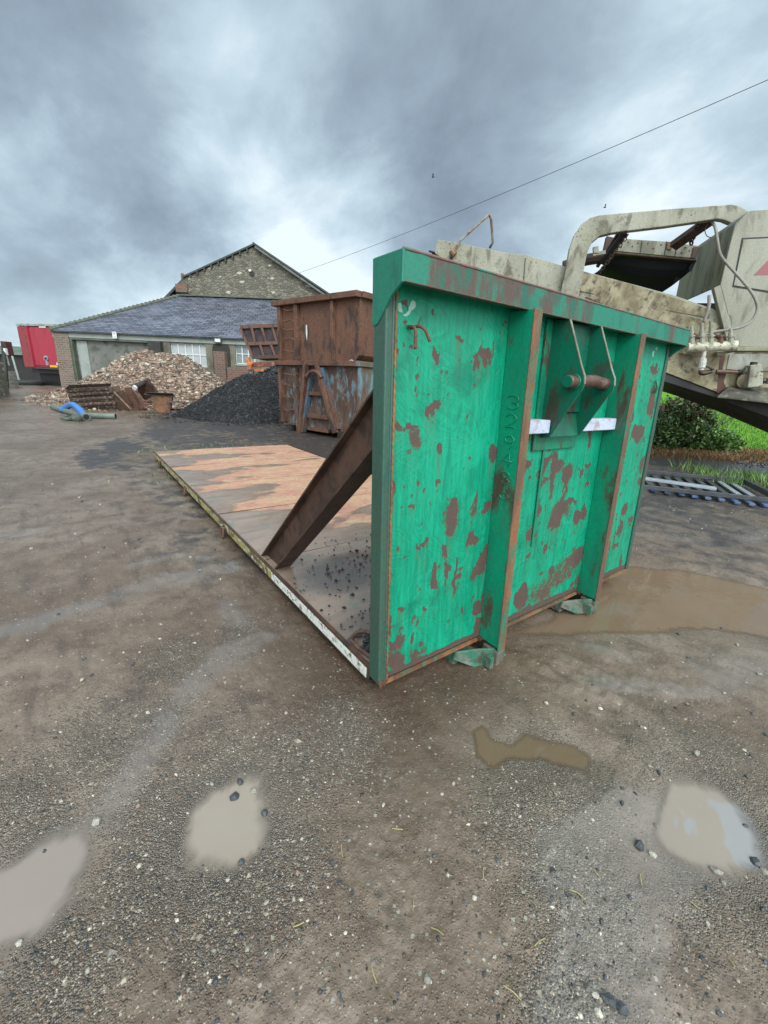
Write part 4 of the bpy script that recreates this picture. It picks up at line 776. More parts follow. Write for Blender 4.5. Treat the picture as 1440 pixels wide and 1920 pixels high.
UB = empty('upper_skip', kl(aL_/2, zM, 0), 'upper skip of the stack, all over brown rust with a wire ladder', 'skip', 'hook-lift skips stacked behind the flatbed')
tf = .30
def hollow(a0, a1, zt_, tap, z0, b1, th=.03, bev=.35):
    # open-topped body: tapered at the bottom corners, walls th thick
    out = [(a0,zt_),(a0,z0+bev*1.3),(a0+tap,z0),(a1-tap,z0),(a1,z0+bev*1.3),(a1,zt_)]; inn = [(a1-th,zt_),(a1-th,z0+bev*1.3),(a1-tap-th,z0+th),(a0+tap+th,z0+th),(a0+th,z0+bev*1.3),(a0+th,zt_)]
    mb = MB(); mb.prism([kl(a,z,.08) for a, z in out+inn], KN*(b1-.08)); 
    mb.prism([kl(a,z,.05) for a, z in out], KN*.03); mb.prism([kl(a,z,b1) for a, z in out], KN*.03); return mb
hollow(aL_, 0, zM-.03, tf, zB+.05, KL).build('body', binlow, HB)
mb = MB(); kbox(mb, aL_-.05, .0, zM-.10, zM+.02, -.10, .049); mb.build('top_rim', rust_brown, HB, bevel=.01)
mb = MB(); kbox(mb, .001, .07, zM-.10, zM+.02, -.10, KL+.1); mb.build('top_rim', binside, HB, bevel=.01)
MB().prism([kl(.0015,zM-.12,.0),kl(.0015,.55,.0),kl(-.30,.19,.0),kl(-.30,.19,KL),kl(.0015,.55,KL),kl(.0015,zM-.12,KL)][:2]+[kl(.0015,.55,KL),kl(.0015,zM-.12,KL)], KE*.012).build('side_sheet', binside, HB)
for b_ in (0., 1.1, 2.2, 3.3, 4.4): mb = MB(); kbox(mb, .0138, .075, .55, zM-.13, b_, b_+.09); mb.build('side_rib', binside, HB)
def leg(px0, px1, w, mat, name, off=-.09):
    p, q = kp(*px0, off), kp(*px1, off); kbar(MB(), p, q, w, .14).build(name, mat, HB, bevel=.006)
leg((574,681),(563,812), .10, rust_brown, 'hook_frame_leg'); leg((595,681),(629,812), .11, rust_brown, 'hook_frame_leg'); leg((584,700),(569,810), .07, bluep, 'hook_frame_brace', -.03); leg((606,690),(634,805), .09, bluep, 'hook_frame_brace', -.02)
leg((527,690),(531,790), .11, rust_brown, 'corner_post', .0); leg((554,690),(562,812), .12, binlow, 'corner_post', .0)
mb = MB(); mb.tube(smoothpath([kp(574,706,-.16), kp(580,699,-.16), kp(588,696,-.16), kp(596,699,-.16), kp(603,708,-.16)], 5), .045, 10); mb.build('hook_bar', rust_brown, HB, smooth=True)
for y0, y1 in ((735,742),(777,785),(803,809)):
    a0 = km(579, y0)[0]; a1 = km(618, y0)[0]; mb = MB(); kbox(mb, a0, a1, km(600,y1)[1], km(600,y0)[1], -.06, .048); mb.build('cross_member', rust_brown, HB, bevel=.005)
def rung(px0, px1, par, off=-.03):
    p, q = kp(*px0, off), kp(*px1, off); m1 = p*.67+q*.33+np.array([0,0,random.uniform(-.05,.05)])-KN*.03; m2 = p*.33+q*.67+np.array([0,0,random.uniform(-.05,.05)])-KN*.03
    MB().tube(smoothpath([p, m1, m2, q], 4), .016, 6).build('rung', rust_brown, par, smooth=True)
for y in (700, 722, 744, 767, 792): rung((532,y),(559,y+1), HB)
for a in (aL_+.5, -.55): mb = MB(); kbox(mb, a-.05, a+.05, .0, zB+.05, -.05, KL); mb.build('skid', black_steel, HB)
mb = MB(); a, z = km(663, 682); mb.tube(arc(kl(a,z,-.08), KE, (0,0,1), .07, 0, 180, 8), .02, 6); mb.build('lug', galv_lt, HB)
# upper
hollow(aL_+.02, -.02, zT1-.02, .12, zM+.025, KL, bev=.1).build('body', rust_brown, UB)
mb = MB(); mb.prism([kl(aL_-.10,zT1-.10,-.12),kl(.02,zT1-.10,-.12),kl(.02,zT1+.03,-.12),kl(aL_-.10,zT1+.03,-.12)], KN*.165); mb.build('top_rim', rust_brown, UB, bevel=.012)
mb = MB(); kbox(mb, -.018, .08, zT1-.10, zT1+.029, .051, KL+.1); mb.build('top_rim', rust_brown, UB, bevel=.012)
for px, w_ in ((526,.12),(557,.13),(624,.10)):
    a = km(px, 620)[0]; mb = MB(); kbox(mb, a-w_/2, a+w_/2, zM+.03, zT1-.105, -.06, .049); mb.build('upright', rust_brown, UB, bevel=.01)
for y in (578, 601, 615, 636, 657): rung((531,y+1),(553,y+2), UB)
for b_ in (.9, 2.0, 3.1, 4.2): mb = MB(); kbox(mb, -.019, .05, zM+.05, zT1-.105, b_, b_+.1); mb.build('side_rib', rust_brown, UB)
a, z = km(572, 622); mb = MB(); mb.prism([kl(a-.02,z+.16,.046),kl(a+.02,z+.17,.046),kl(a+.035,z-.03,.046),kl(a+.01,z-.20,.046),kl(a-.03,z-.02,.046)], KN*.003); mb.build('chalk_mark', white_p, UB)
# ------------------------------------------------------------------ heaps
def heap(name, label, cat, peaks, cmat, ccols, slope, nfr, sz, zb, R, step=.06, fm=None, tg=None):
    P0 = np.array(peaks[0][0]); E_ = empty(name, (P0[0], P0[1], zb), label, cat)
    def hh(x, y):
        h = np.full(x.shape, -9.)
        for p, top in peaks:
            d = np.hypot(x-p[0], y-p[1])*(1+.18*(fbm(x*.9, y*.9, 2, 3)-.5)); q = top-slope*(np.sqrt(d*d+.35**2)-.35)*(1.06-.06*np.minimum(d, 2)); h = np.maximum(h, q)
        h = h+.34*(fbm(x*1.1, y*1.1, 4, 8)-.5)+.06*(fbm(x*6, y*6, 3, 9)-.5); return h
    xs = np.arange(P0[0]-R, P0[0]+R, step); ys = np.arange(P0[1]-R, P0[1]+R, step); X, Y = np.meshgrid(xs, ys); x, y = X.ravel(), Y.ravel()
    gh = ground_h(x, y); z = np.maximum(hh(x, y), gh-.05); idx = np.arange(len(x)).reshape(X.shape)
    Fc = np.stack([idx[:-1,:-1], idx[:-1,1:], idx[1:,1:], idx[1:,:-1]], -1).reshape(-1,4); up = (z > gh-.045)[Fc].any(1); Fc = Fc[up]
    us = np.unique(Fc); mp = np.full(len(x), -1); mp[us] = np.arange(len(us)); V = np.c_[x, y, z][us]
    linkmesh('mound', V, mp[Fc].tolist(), cmat, E_, True, {'tint': palette(len(us), ccols[0], ccols[1])}, uv=False)
    n = nfr; fx = P0[0]+rng.uniform(-R, R, n); fy = P0[1]+rng.uniform(-R, R, n); fz = hh(fx, fy); g_ = ground_h(fx, fy)
    near = fz > g_-.0; spill = (fz > g_-.55) & (rng.random(n) < .10); ok = near | spill; fx, fy = fx[ok], fy[ok]; fz = np.maximum(fz, g_)[ok]; n = len(fx)
    s = np.clip(np.exp(rng.normal(math.log(sz[0]), sz[1], n)), sz[0]*.4, sz[0]*3.2)
    tg(rocks('fragments', np.c_[fx, fy, fz+s*.15], s, palette(n, *ccols), fm or cmat, E_, flat=.6, jit=.32))
    return E_
stf = lambda o: tag(o, kind='stuff')
p1 = D(272, 658, 18.6); p2 = D(335, 668, 17.8); p3 = D(215, 705, 18.2)
heap('rubble_heap', 'large heap of pale brown crushed brick and stone rubble before the shed', 'heap', [(p1, p1[2]), (p2, p2[2]), (p3, p3[2]), ((p1+p2)/2, (p1[2]+p2[2])/2+.02), (D(160,745,16.2), .38)], rubble_mat,
     ([(.24,.152,.11),(.35,.25,.185),(.10,.075,.055),(.50,.42,.32),(.27,.14,.09)], [4,3,4,1.2,.8]), .66, 42000, (.045,.42), .1, 5.2, .08, tg=stf)
p4 = D(466, 700, 14.6); p5 = D(530, 688, 15.8)
heap('coal_heap', 'black coal heap with fine glistening pieces left of the stacked skips', 'heap', [(p4, p4[2]), (p4+sd_*.5, p4[2]-.12)], coal_mat, ([(.007,.007,.008),(.016,.016,.018),(.035,.035,.038),(.10,.10,.11)], [5,5,2,.25]), .72, 60000, (.015,.42), .1, 3.6, .05, tg=stf)
heap('coal_heap', 'smaller coal heap partly hidden behind the larger black one and the skips', 'heap', [(p5, p5[2])], coal_mat, ([(.010,.010,.011),(.024,.024,.027),(.05,.05,.054)], [5,5,2]), .6, 3500, (.04,.4), .1, 2.6, .09, tg=stf)
# weeds at the wall foot
def leaves(name, C, rad, n, cols, ls, parent=None, kind=None, squash=1., shape=None, seed=1):
    rs = np.random.default_rng(seed); d = rs.normal(0, 1, (n,3)); d /= np.linalg.norm(d, axis=1)[:, None]; r = rs.random(n)**(1/2.2)
    P = d*r[:, None]*np.array(rad); k = fbm(P[:,0]*3.2+9, P[:,2]*3.2+P[:,1]*3.2, 3, seed); ok = (k > .46) | (r < .45); 
    P = P[ok]; k = k[ok]; P[:,2] = np.abs(P[:,2]) if squash == 'half' else P[:,2]
    if shape is not None: q = shape(P); P = P[q]; k = k[q]
    P = P+np.array(C); n = len(P); a = rs.normal(0, 1, (n,3)); a /= np.linalg.norm(a, axis=1)[:, None]; b_ = np.cross(a, rs.normal(0,1,(n,3))); b_ /= np.linalg.norm(b_, axis=1)[:, None]
    s = ls*rs.uniform(.6, 1.4, n)[:, None]; V = np.stack([P-a*s, P+b_*s*.45, P+a*s, P-b_*s*.45], 1).reshape(-1,3); Fc = np.arange(4*n).reshape(n,4).tolist()
    c = np.array(cols[0])[rs.choice(len(cols[0]), n, p=np.array(cols[1])/sum(cols[1]))]*(.6+.8*rs.random((n,1)))
    return linkmesh(name, V, Fc, leaf_mat, parent, False, {'tint': np.repeat(np.clip(c,0,1), 4, 0)}, uv=False)
wp = bp(398, 694, -1.0); wp[2] = zg+.75
WE = empty('weed_clump', zset(wp, zg), 'green leafy weed clump growing between the rubble heap and the brick pier', 'weeds')
leaves('foliage', wp, (.55,.4,.5), 1500, ([(.07,.13,.04),(.12,.19,.06),(.04,.08,.03)], [3,2,2]), .05, WE, seed=3)
mb = MB()
for k in range(7): mb.tube([zset(wp, zg-.05)+sd_*random.uniform(-.2,.2), wp+sd_*random.uniform(-.45,.45)+np.array([0,0,random.uniform(-.1,.4)])], .012, 5)
mb.build('stems', mossy, WE)
# ------------------------------------------------------------------ scrap in front of the rubble
def depthof(px, py): g = G(px, py); return depth_lat(g[0], g[1])[0], g
def quadframe(px, py):
    d, g = depthof(px, py); return g, d
def P3(px, py, d): return D(px, py, d)
dS, gS = depthof(165, 770)
RTh = sd_.copy(); AWh = np.cross((0,0,1), sd_); AWh = AWh if AWh@_f > 0 else -AWh   # picture-right and away, both level
def scr(poly_px, d, th, name, mat, parent, tilt=0., bevel=.01):
    p0 = D(poly_px[0][0], poly_px[0][1], d); n = AWh+np.array([0,0,tilt]); n /= np.linalg.norm(n)
    return MB().prism([PLN(x, y, p0, n) for x, y in poly_px], n*th).build(name, mat, parent, bevel=bevel)
SB = empty('scrap_box', G(170, 768), 'battered rusty brown steel box section lying before the rubble, left of the digger bucket', 'scrap')
scr([(124,731),(207,727),(219,765),(178,770),(135,765)], 14.3, .05, 'side_plate', wood_old, SB, .25)
for q in ([(121,729),(207,725),(208,731),(123,736)], [(131,748),(212,743),(213,747),(132,753)], [(134,758),(216,753),(217,757),(135,763)], [(127,739),(209,735),(210,738),(128,743)]):
    scr(q, 14.25, .06, 'rib', wood_old, SB, .25, .01)
scr([(203,727),(208,725),(219,764),(213,767)], 14.2, .5, 'end_plate', grunge('bleached_rust', (.20,.14,.10),(.10,.06,.045)), SB, .1)
scr([(121,729),(206,725),(210,719),(130,722)], 14.28, .02, 'top_plate', wood_old, SB, 2.)
DB = empty('digger_bucket', G(245, 768), 'dark brown rusty digger bucket lying tipped between two pieces of scrap steel', 'digger bucket')
scr([(212,735),(231,731),(248,765),(262,769),(225,768),(216,762)], 14.2, .03, 'side_plate', rust_dark, DB, .1)
scr([(232,727),(250,725),(274,757),(268,767),(240,768)], 14.45, .03, 'side_plate', rust_brown, DB, .1)
scr([(250,722),(275,712),(295,737),(272,752)], 14.6, .12, 'back_plate', rust_dark, DB, .5)
d_ = 14.3; MB().tube([D(253,727,d_), D(279,713,d_+.4)], .085, 14).build('pivot_tube', black_steel, DB, smooth=False)
MB().tube([D(251.5,728,d_-.05), D(254,726.5,d_-.0)], .085, 14).build('pivot_end', white_p, DB)
for a, b_ in (((214,735),(246,768)), ((248,730),(272,756))): MB().tube([D(*a, 14.12), D(*b_, 14.12)], .03, 6).build('edge_bar', rust_orange if a[0] < 240 else rust_brown, DB)
for y in (751, 757, 762): MB().bar(D(270,y,14.1), D(283,y+.5,14.1), .08, .05).build('tooth', rust_brown, DB, bevel=.01)
BE_ = empty('beam_offcut', G(308, 774), 'short orange brown steel beam offcut standing on end beside the coal', 'beam')
scr([(270,738),(278,740),(327,743),(324,738),(280,736)], 13.8, .02, 'top_flange', galv, BE_, 3.)
scr([(270,738),(327,743.5),(327,745),(270,740)], 13.8, .06, 'flange_edge', rust_brown, BE_)
scr([(285,742),(323,744),(319,770),(304,775),(287,768)], 13.85, .10, 'web', grunge('orange_rust_steel', (.24,.11,.045),(.15,.07,.035),(.10,.06,.04),4), BE_, .05)
scr([(312,752),(333,753),(334,755),(312,756)], 13.7, .25, 'lower_flange', galv, BE_)
g = G(332, 768); o = rocks('stone_block', np.array([g+[0,0,.08]]), np.array([.15]), np.array([[.30,.24,.17]]), rubble_mat, None, flat=.8, jit=.15); tag(o, 'single pale tan stone block beside the short steel beam offcut', 'stone')
# hoses and pipes
def lay(pts, lift=0.): return [G(x, y)+np.array([0,0,lift]) for x, y in pts]
HG = empty('grey_pipe', G(185, 782), 'long grey green plastic pipe with an open end lying on the ground', 'pipe')
P = smoothpath(lay([(101,768),(125,776),(150,783),(175,785),(217,786)], .085), 8)
MB().tube(P, [.10]*4+[.085]*(len(P)-4), 14).build('pipe_body', pipeg, HG, smooth=True)
q = P[-1]-P[-2]; q = q/np.linalg.norm(q); MB().tube([P[-1]+q*.002, P[-1]+q*.01], .062, 14).build('open_bore', ink, HG)
MB().tube(arc(P[-1]+q*.003, np.array([0,0,1.]), np.cross(q, (0,0,1)), .078, 0, 345, 16), .013, 6, closed=True).build('pipe_rim', pipeg, HG, smooth=True)
HBp = empty('blue_pipe', G(150, 785), 'bright blue curved plastic pipe resting over the grey green pipe', 'pipe')
zl = np.array([0,0,1.]); b0_ = [G(118,775)+zl*.10, G(128,776)+zl*.22, G(140,779)+zl*.32, G(151,784)+zl*.26, G(161,789)+zl*.12]
MB().tube(smoothpath(b0_, 8), .088, 14).build('pipe_body', pipeb, HBp, smooth=True)
e0_ = b0_[-1]; v = G(170,792)+zl*.10-e0_; v /= np.linalg.norm(v); MB().tube([e0_-v*.03, e0_+v*.12], .115, 16).build('collar', pipeg, HBp, bevel=.01); MB().tube([e0_+v*.1205, e0_+v*.128], .075, 16).build('open_bore', ink, HBp)
CP = empty('pipe_coupling', G(135, 790), 'small dirty green pipe coupling with a lever lying left of the blue pipe end', 'coupling')
cpt = lay([(116,790),(130,790),(140,789),(149,791)], .07); MB().tube(cpt, [.035,.06,.11,.10], 12).build('coupling_body', grunge('dirty_green_casting', (.09,.115,.085),(.06,.07,.055)), CP, smooth=True); MB().bar(cpt[0]-RTh*.02, cpt[1]+zl*.06, .05, .04).build('lever', black_steel, CP)
# ------------------------------------------------------------------ tipping skip behind on an orange frame
DK = 16.5; QO = D(500, 700, DK); q_n = AWh
def qp(px, py, b=0.): return PLN(px, py, QO+q_n*b, q_n)
TS = empty('tipping_skip', zset(qp(490,700), zg), 'rust brown ribbed skip body with two rows of panels above the orange frame', 'skip')
top = [(450,613),(600,606)]; out = [(451,613),(475,672),(600,668),(600,606)]
MB().prism([qp(x,y,.05) for x, y in out], q_n*2.).build('body', grunge('dark_panel_rust', (.05,.03,.032),(.035,.024,.03)), TS)
def qbar(a, b_, w, nm='rib', mat=rust_brown, off=0.): MB().bar(qp(*a, off), qp(*b_, off), .10, w, up=(0,0,1) if abs(a[1]-b_[1]) < abs(a[0]-b_[0]) else RTh).build(nm, mat, TS, bevel=.005)
qbar((450,613),(600,607), .14, 'top_rim'); qbar((464,645),(600,640), .12, 'mid_rail'); qbar((474,670),(600,667), .12, 'bottom_rail', rust_dark); qbar((451,615),(475,672), .10, 'corner_rail')
for a, b_ in (((472,614),(479,643)), ((491,614),(499,642)), ((511,613),(519,641)), ((534,613),(541,641)), ((488,646),(495,668)), ((508,645),(516,667)), ((528,645),(535,667))): qbar(a, b_, .09)
OF_ = empty('orange_machine', zset(qp(495,720), zg), 'orange tipping vehicle frame under the ribbed skip behind the coal heap', 'machine')
def qpoly(px, th, name, mat, off=-.1): MB().prism([qp(x,y,off) for x, y in px], q_n*th).build(name, mat, OF_, bevel=.01)
qpoly([(461,671),(467,669),(468,678),(474,681),(471,686),(472,694),(463,692)], .15, 'lug_bracket', orangep, -.25)
qpoly([(470,679),(600,674),(600,686),(472,688)], .25, 'main_beam', grunge('red_orange_paint', (.33,.09,.05),(.14,.05,.035),(.4,.2,.14),3)); qpoly([(474,692),(600,690),(600,694),(474,697)], .15, 'lower_rail', orangep)
qpoly([(464,693),(474,693),(474,702),(466,702)], .2, 'blue_block', bluep, -.2)
for a, b_ in (((484,705),(496,694)), ((530,694),(532,725)), ((470,700),(470,728))): MB().tube([qp(*a,.1), qp(*b_,.1)], .06, 8).build('strut', black_steel, OF_)
for a in (500, 580):
    c = qp(a, 712, .6); c[2] = zg+.48; MB().tube([c-AWh*.15, c+AWh*.15], .5, 20).build('wheel', tyre, OF_, bevel=.04)
# ------------------------------------------------------------------ crushing machine on the right
MO, ME, MN = frame(D(1378,419,6.5), D(1378,419,6.5)-D(1378,419,6.5)+RT) if 0 else (None,None,None)
pf = D(1378,419,6.5); pb = D(1279,489,8.25); MN = (pb-pf); MN[2] = 0; hopd = np.linalg.norm(MN); MN /= hopd; ME = np.array([MN[1], -MN[0], 0.]); MO = pf
if ME@RT < 0: ME = -ME
def mp_(px, py, b=0.): return PLN(px, py, MO+MN*b, MN)
CM = empty('crushing_machine', zset(mp_(1400, 700), 0), 'dirty cream tracked crushing machine with conveyor, hopper box and arched pipe guard', 'machine')
def mpr(px, b0, b1, name, mat, par=None, bevel=.008): return MB().prism([mp_(x,y,b0) for x, y in px], MN*(b1-b0)).build(name, mat, par or CM, bevel=bevel)
# conveyor: two side plates with the belt between them
cb = [(820,449),(842,452),(960,476),(985,477),(1062,500),(1150,523),(1262,553),(1375,592),(1372,628),(1290,606),(1000,560),(850,500),(815,474)]
cv1 = mpr(cb, .0, .10, 'conveyor_side', cream)
a0, a1 = mp_(830,462,.1), mp_(1340,595,.1); dz = np.array([0,0,.05])
MB().hexa([a0+dz*0, a1+dz*0, a1+MN*.9, a0+MN*.9, a0+dz, a1+dz, a1+MN*.9+dz, a0+MN*.9+dz]).build('belt', rubber, CM)
MB().prism([mp_(x,y,0)+MN*1.0 for x, y in cb], MN*.08).build('conveyor_side', cream_dirty, CM)
# lower, dirtier strip of the side plate with its joint line
mpr([(1098,556),(1138,545),(1232,578),(1345,606),(1345,640),(1290,625),(1200,600)], -.02, -.003, 'dirty_cover', cream_dirty, cv1, 0)
mpr([(1085,510),(1165,527),(1330,580),(1330,596),(1240,580),(1170,562),(1085,545)], -.016, -.002, 'dirty_cover', cream_dirty, cv1, 0)
for px in (985, 1060): MB().bar(mp_(px,484+(px-985)*.29,-.004), mp_(px-4,540+(px-985)*.2,-.004), .008, .012, up=ME).build('plate_joint', black_steel, cv1)
# handle and rollers at the tail
h1 = [mp_(850,477,-.04), mp_(854,468,-.04), mp_(862,452,-.04), mp_(915,404,-.04), mp_(918,403,-.01), mp_(921,411,.02), mp_(924,455,.30), mp_(918,465,.34)]
MB().tube(h1, .022, 10).build('bent_handle', grunge('worn_handle_rust', (.24,.17,.13),(.33,.31,.27),(.14,.07,.05),6), CM, smooth=True)
MB().tube([mp_(846,470,-.05), mp_(853,478,-.05)], .05, 8).build('handle_clamp', rust_orange, CM)
for dy in (0, 6, 12): MB().tube([mp_(805+dy,471+dy*.6,.2), mp_(845,482+dy*.8,.02)], .018, 8).build('tail_roller', black_steel, CM)
mpr([(843,480),(850,482),(848,492),(840,490)], .0, .1, 'tail_block', black_steel)
# arch
ax_o = [(1048,560),(1062,500),(1068,465),(1077,440),(1090,420),(1107,408),(1125,403),(1250,392),(1372,383),(1388,386),(1404,396)]
ax_i = [(1372,418),(1358,412),(1345,410),(1250,424),(1150,436),(1125,442),(1110,454),(1101,474),(1096,500),(1084,562)]
mpr(ax_o+ax_i, -.14, -.012, 'arch_guard', cream, bevel=.012)
# hanging feed conveyor
fp = mpr([(1150,446),(1205,450),(1252,453),(1312,461),(1303,484),(1245,479),(1200,475),(1140,469)], .62, .70, 'feed_plate', cream_clean, bevel=.005)
for px in (1202, 1248, 1268): MB().bar(mp_(px+2,452,.615), mp_(px-2,478,.615), .006, .012, up=ME).build('plate_joint', black_steel, fp)
for q in [(1160,455),(1165,463),(1178,454),(1186,462),(1196,456),(1215,456),(1225,466),(1240,459),(1285,464),(1293,470),(1278,474),(1258,462)]: 
    c = mp_(*q, .615); MB().tube([c, c+MN*.006], .013, 6).build('bolt', rust_dark, fp)
mpr([(1252,453),(1262,454),(1259,468),(1250,466)], .600, .612, 'rust_patch', rust_orange, fp, 0); mpr([(1138,442),(1151,445),(1144,470),(1132,469)], .60, .72, 'rusty_end', rust_dark); mpr([(1300,463),(1314,461),(1304,485),(1296,484)], .60, .72, 'rusty_end', rust_dark)
mpr([(1132,470),(1306,486),(1306,489),(1132,474)], .50, .72, 'lower_flange', rust_dark)
bt = [((1145,475),(1306,489)), ((1138,490),(1297,506)), ((1130,503),(1278,522)), ((1122,511),(1260,536)), ((1113,517),(1228,557))]; V = []; 
for i, (a, b_) in enumerate(bt):
    bb = .64+[0,.10,.28,.5,.75][i]; pa_, pb_ = mp_(*a, bb), mp_(*b_, bb)
    for k in range(9): V.append(pa_+(pb_-pa_)*k/8+np.array([0,0,-.05*math.sin(math.pi*k/8)]))
nV = len(V); V += [v+MN*.05+np.array([0,0,.04]) for v in V]; Fc = []
for i in range(4):
    for k in range(8): j = i*9+k; Fc += [(j,j+1,j+10,j+9), (nV+j,nV+j+9,nV+j+10,nV+j+1)]
for k in range(8): Fc += [(k,nV+k,nV+k+1,k+1), (36+k,37+k,nV+37+k,nV+36+k)]
for i in range(4): Fc += [(i*9,i*9+9,nV+i*9+9,nV+i*9), (i*9+8,nV+i*9+8,nV+i*9+17,i*9+17)]
MB().add(V, Fc).build('feed_belt', rubber, CM, smooth=False)
mpr([(1296,488),(1303,488),(1297,508),(1291,507)], .6, .75, 'torn_skirt', rubber); mpr([(1268,515),(1290,508),(1285,516),(1262,532)], .9, .95, 'torn_skirt', rubber)
MB().bar(mp_(1333,412,.05), mp_(1262,462,.5), .10, .16, up=ME).build('brace', rust_dark, CM, bevel=.008)
MB().tube([mp_(1056,500,.4), mp_(1100,487,.4), mp_(1145,480,.4)], .095, 10).build('cross_tube', rust_dark, CM)
MB().bar(mp_(1172,436,.0), mp_(1128,495,.35), .05, .11, up=ME).build('ram', black_steel, CM, bevel=.01); MB().bar(mp_(1160,437,.1), mp_(1120,500,.5), .05, .05, up=ME).build('ram_rod', rust_dark, CM)
mpr([(1112,463),(1122,461),(1124,475),(1113,474)], .0, .06, 'pipe_clip', cream_clean); mpr([(1112,474),(1136,468),(1136,476),(1112,480)], .02, .06, 'pipe_clip', cream_clean)
def chain(a, b_, n, r, par, mat=rust_dark, sag=.0):
    a, b_ = np.array(a), np.array(b_); d = (b_-a)/np.linalg.norm(b_-a); u1 = np.cross(d, MN); u1 /= np.linalg.norm(u1); u2 = np.cross(d, u1); mb = MB(); L = np.linalg.norm(b_-a)/n
    for i in range(n):
        c = a+(b_-a)*((i+.5)/n)+MN*sag*math.sin(math.pi*(i+.5)/n); u = u1 if i % 2 else u2
        mb.tube([c+d*math.cos(R_(q))*L*.66+u*math.sin(R_(q))*r for q in range(0,360,36)], L*.16, 5, closed=True)
    o = mb.build('chain', mat, par, smooth=True); return o
chain(mp_(1178,440,-.03), mp_(1117,520,.3), 15, .028, CM); chain(mp_(1312,413,-.03), mp_(1295,458,.55), 7, .035, CM)
# hopper box
hp_ = [(1413,394),(1405,396),(1378,419),(1351,534),(1378,640),(1385,645),(1385,650),(1600,655),(1600,383)]
mpr(hp_, .0, .04, 'hopper_front', cream_clean, bevel=.01)
A_, Bq = mp_(1378,419,.045), mp_(1378,419,.045)+MN*(hopd-.05); C_, D_ = mp_(1351,534,.045), mp_(1338.5,540,.045)
C2 = C_+MN*(hopd-.05); off = ME*.03
MB().hexa([C_, C2, C2+off, C_+off, A_, Bq, Bq+off, A_+off]).build('hopper_side', cream_shade, CM, bevel=.006)
mpr([(1338.5,540),(1351,534),(1378,640),(1363,640)], -.10, -.003, 'hopper_leg', cream_clean)
# dark interior behind the opening: back wall and inner frame of the chassis
q = mp_(1378,640,.04); MB().hexa([C_+MN*(hopd-.3)-np.array([0,0,1.2]), C_+MN*(hopd-.3)-np.array([0,0,1.2])+ME*2.2, C_+MN*(hopd-.25)-np.array([0,0,1.2])+ME*2.2, C_+MN*(hopd-.25)-np.array([0,0,1.2]), C_+MN*(hopd-.3), C_+MN*(hopd-.3)+ME*2.2, C_+MN*(hopd-.25)+ME*2.2, C_+MN*(hopd-.25)]).build('inner_wall', black_steel, CM)
t0_ = mp_(1405,396,.045); t1_ = mp_(1600,383,.045); MB().hexa([t0_-[0,0,.05], t1_-[0,0,.05], t1_+MN*hopd-[0,0,.05], t0_+MN*hopd-[0,0,.05], t0_, t1_, t1_+MN*hopd, t0_+MN*hopd]).build('hopper_top', cream_clean, CM)
mpr([(1391,446),(1600,436),(1600,575),(1373,538)], -.004, -.0005, 'panel_gap', ink, bevel=0); acp = mpr([(1394,449),(1600,439),(1600,571),(1376,535)], -.014, -.0045, 'access_panel', cream_clean, bevel=.003)
mpr([(1413,516),(1487,440),(1503,514)], -.018, -.0145, 'warning_triangle', redref, acp, 0)
# hose
hs = [mp_(1334,416,-.03), mp_(1341,426,-.10), mp_(1345,450,-.17), mp_(1351,478,-.2), mp_(1370,502,-.22), mp_(1395,530,-.24), mp_(1412,553,-.25), mp_(1420,575,-.26), mp_(1414,595,-.27), mp_(1398,610,-.28), mp_(1370,618,-.28), mp_(1340,622,-.27), mp_(1315,630,-.25), mp_(1302,638,-.22)]
MB().tube(smoothpath(hs, 6), .021, 10).build('hose', hose_grey, CM, smooth=True)
MB().tube(smoothpath([mp_(1329,419,-.05), mp_(1322,430,-.06), mp_(1325,442,-.06), mp_(1334,446,-.06)], 5), .006, 6).build('wire_loop', black_steel, CM, smooth=True)
MB().tube(smoothpath([mp_(1330,553,-.13), mp_(1329,575,-.13), mp_(1324,592,-.13), mp_(1320,604,-.13)], 5), .027, 10).build('short_hose', hose_grey, CM, smooth=True)
# manifold
mf = MB().tube([mp_(1288,651,-.22), mp_(1381,648,-.28)], .078, 18).build('manifold', grunge('chipped_cream', (.58,.56,.42),(.46,.43,.32),(.14,.11,.06),5,.5,.1,(.35,.5),.1), CM, bevel=.008)
for px, top_ in ((1297,612),(1316,606),(1333,603),(1351,628),(1370,616)):
    lp = lambda y, r=0: mp_(px, y, -.25+(px-1297)*-.0007)
    MB().tube([lp(645), lp(632), lp(631.9), lp(629), lp(628.9), lp(top_+8), lp(top_+7.9), lp(top_)], [.045,.036,.056,.056,.036,.032,.026,.022], 10).build('fitting', cream_clean if px != 1351 else rust_brown, mf)
for a, b_ in ((1300,1314),(1336,1349)): MB().bar(mp_(a,627,-.27), mp_(b_,634,-.25), .04, .05, up=MN).build('valve_lever', rust_dark, mf)
vl = MB().tube([mp_(1321,658,-.24), mp_(1318,672,-.24), mp_(1317.9,672.1,-.24), mp_(1316,689,-.24), mp_(1315.9,689.1,-.24), mp_(1315,694,-.24)], [.034,.032,.055,.055,.036,.036], 12).build('drain_valve', grunge('taped_white_fitting', (.66,.66,.62),(.45,.42,.34),None,12,.5,.1), CM)
MB().tube(smoothpath([mp_(1315,694,-.24), mp_(1315,699,-.24), mp_(1322,699.5,-.24), mp_(1334,696,-.24)], 5), .040, 10).build('elbow', rust_dark, vl, smooth=True)
MB().tube([mp_(1322,686,-.27), mp_(1339,693,-.29)], .014, 8).build('valve_handle', black_steel, vl)
mpr([(1279,662),(1285,653),(1292,655),(1290,662),(1284,664)], -.2, -.05, 'bracket', cream_shade); mpr([(1344,660),(1364,660),(1358,667),(1346,667)], -.18, -.05, 'bracket', cream_shade)
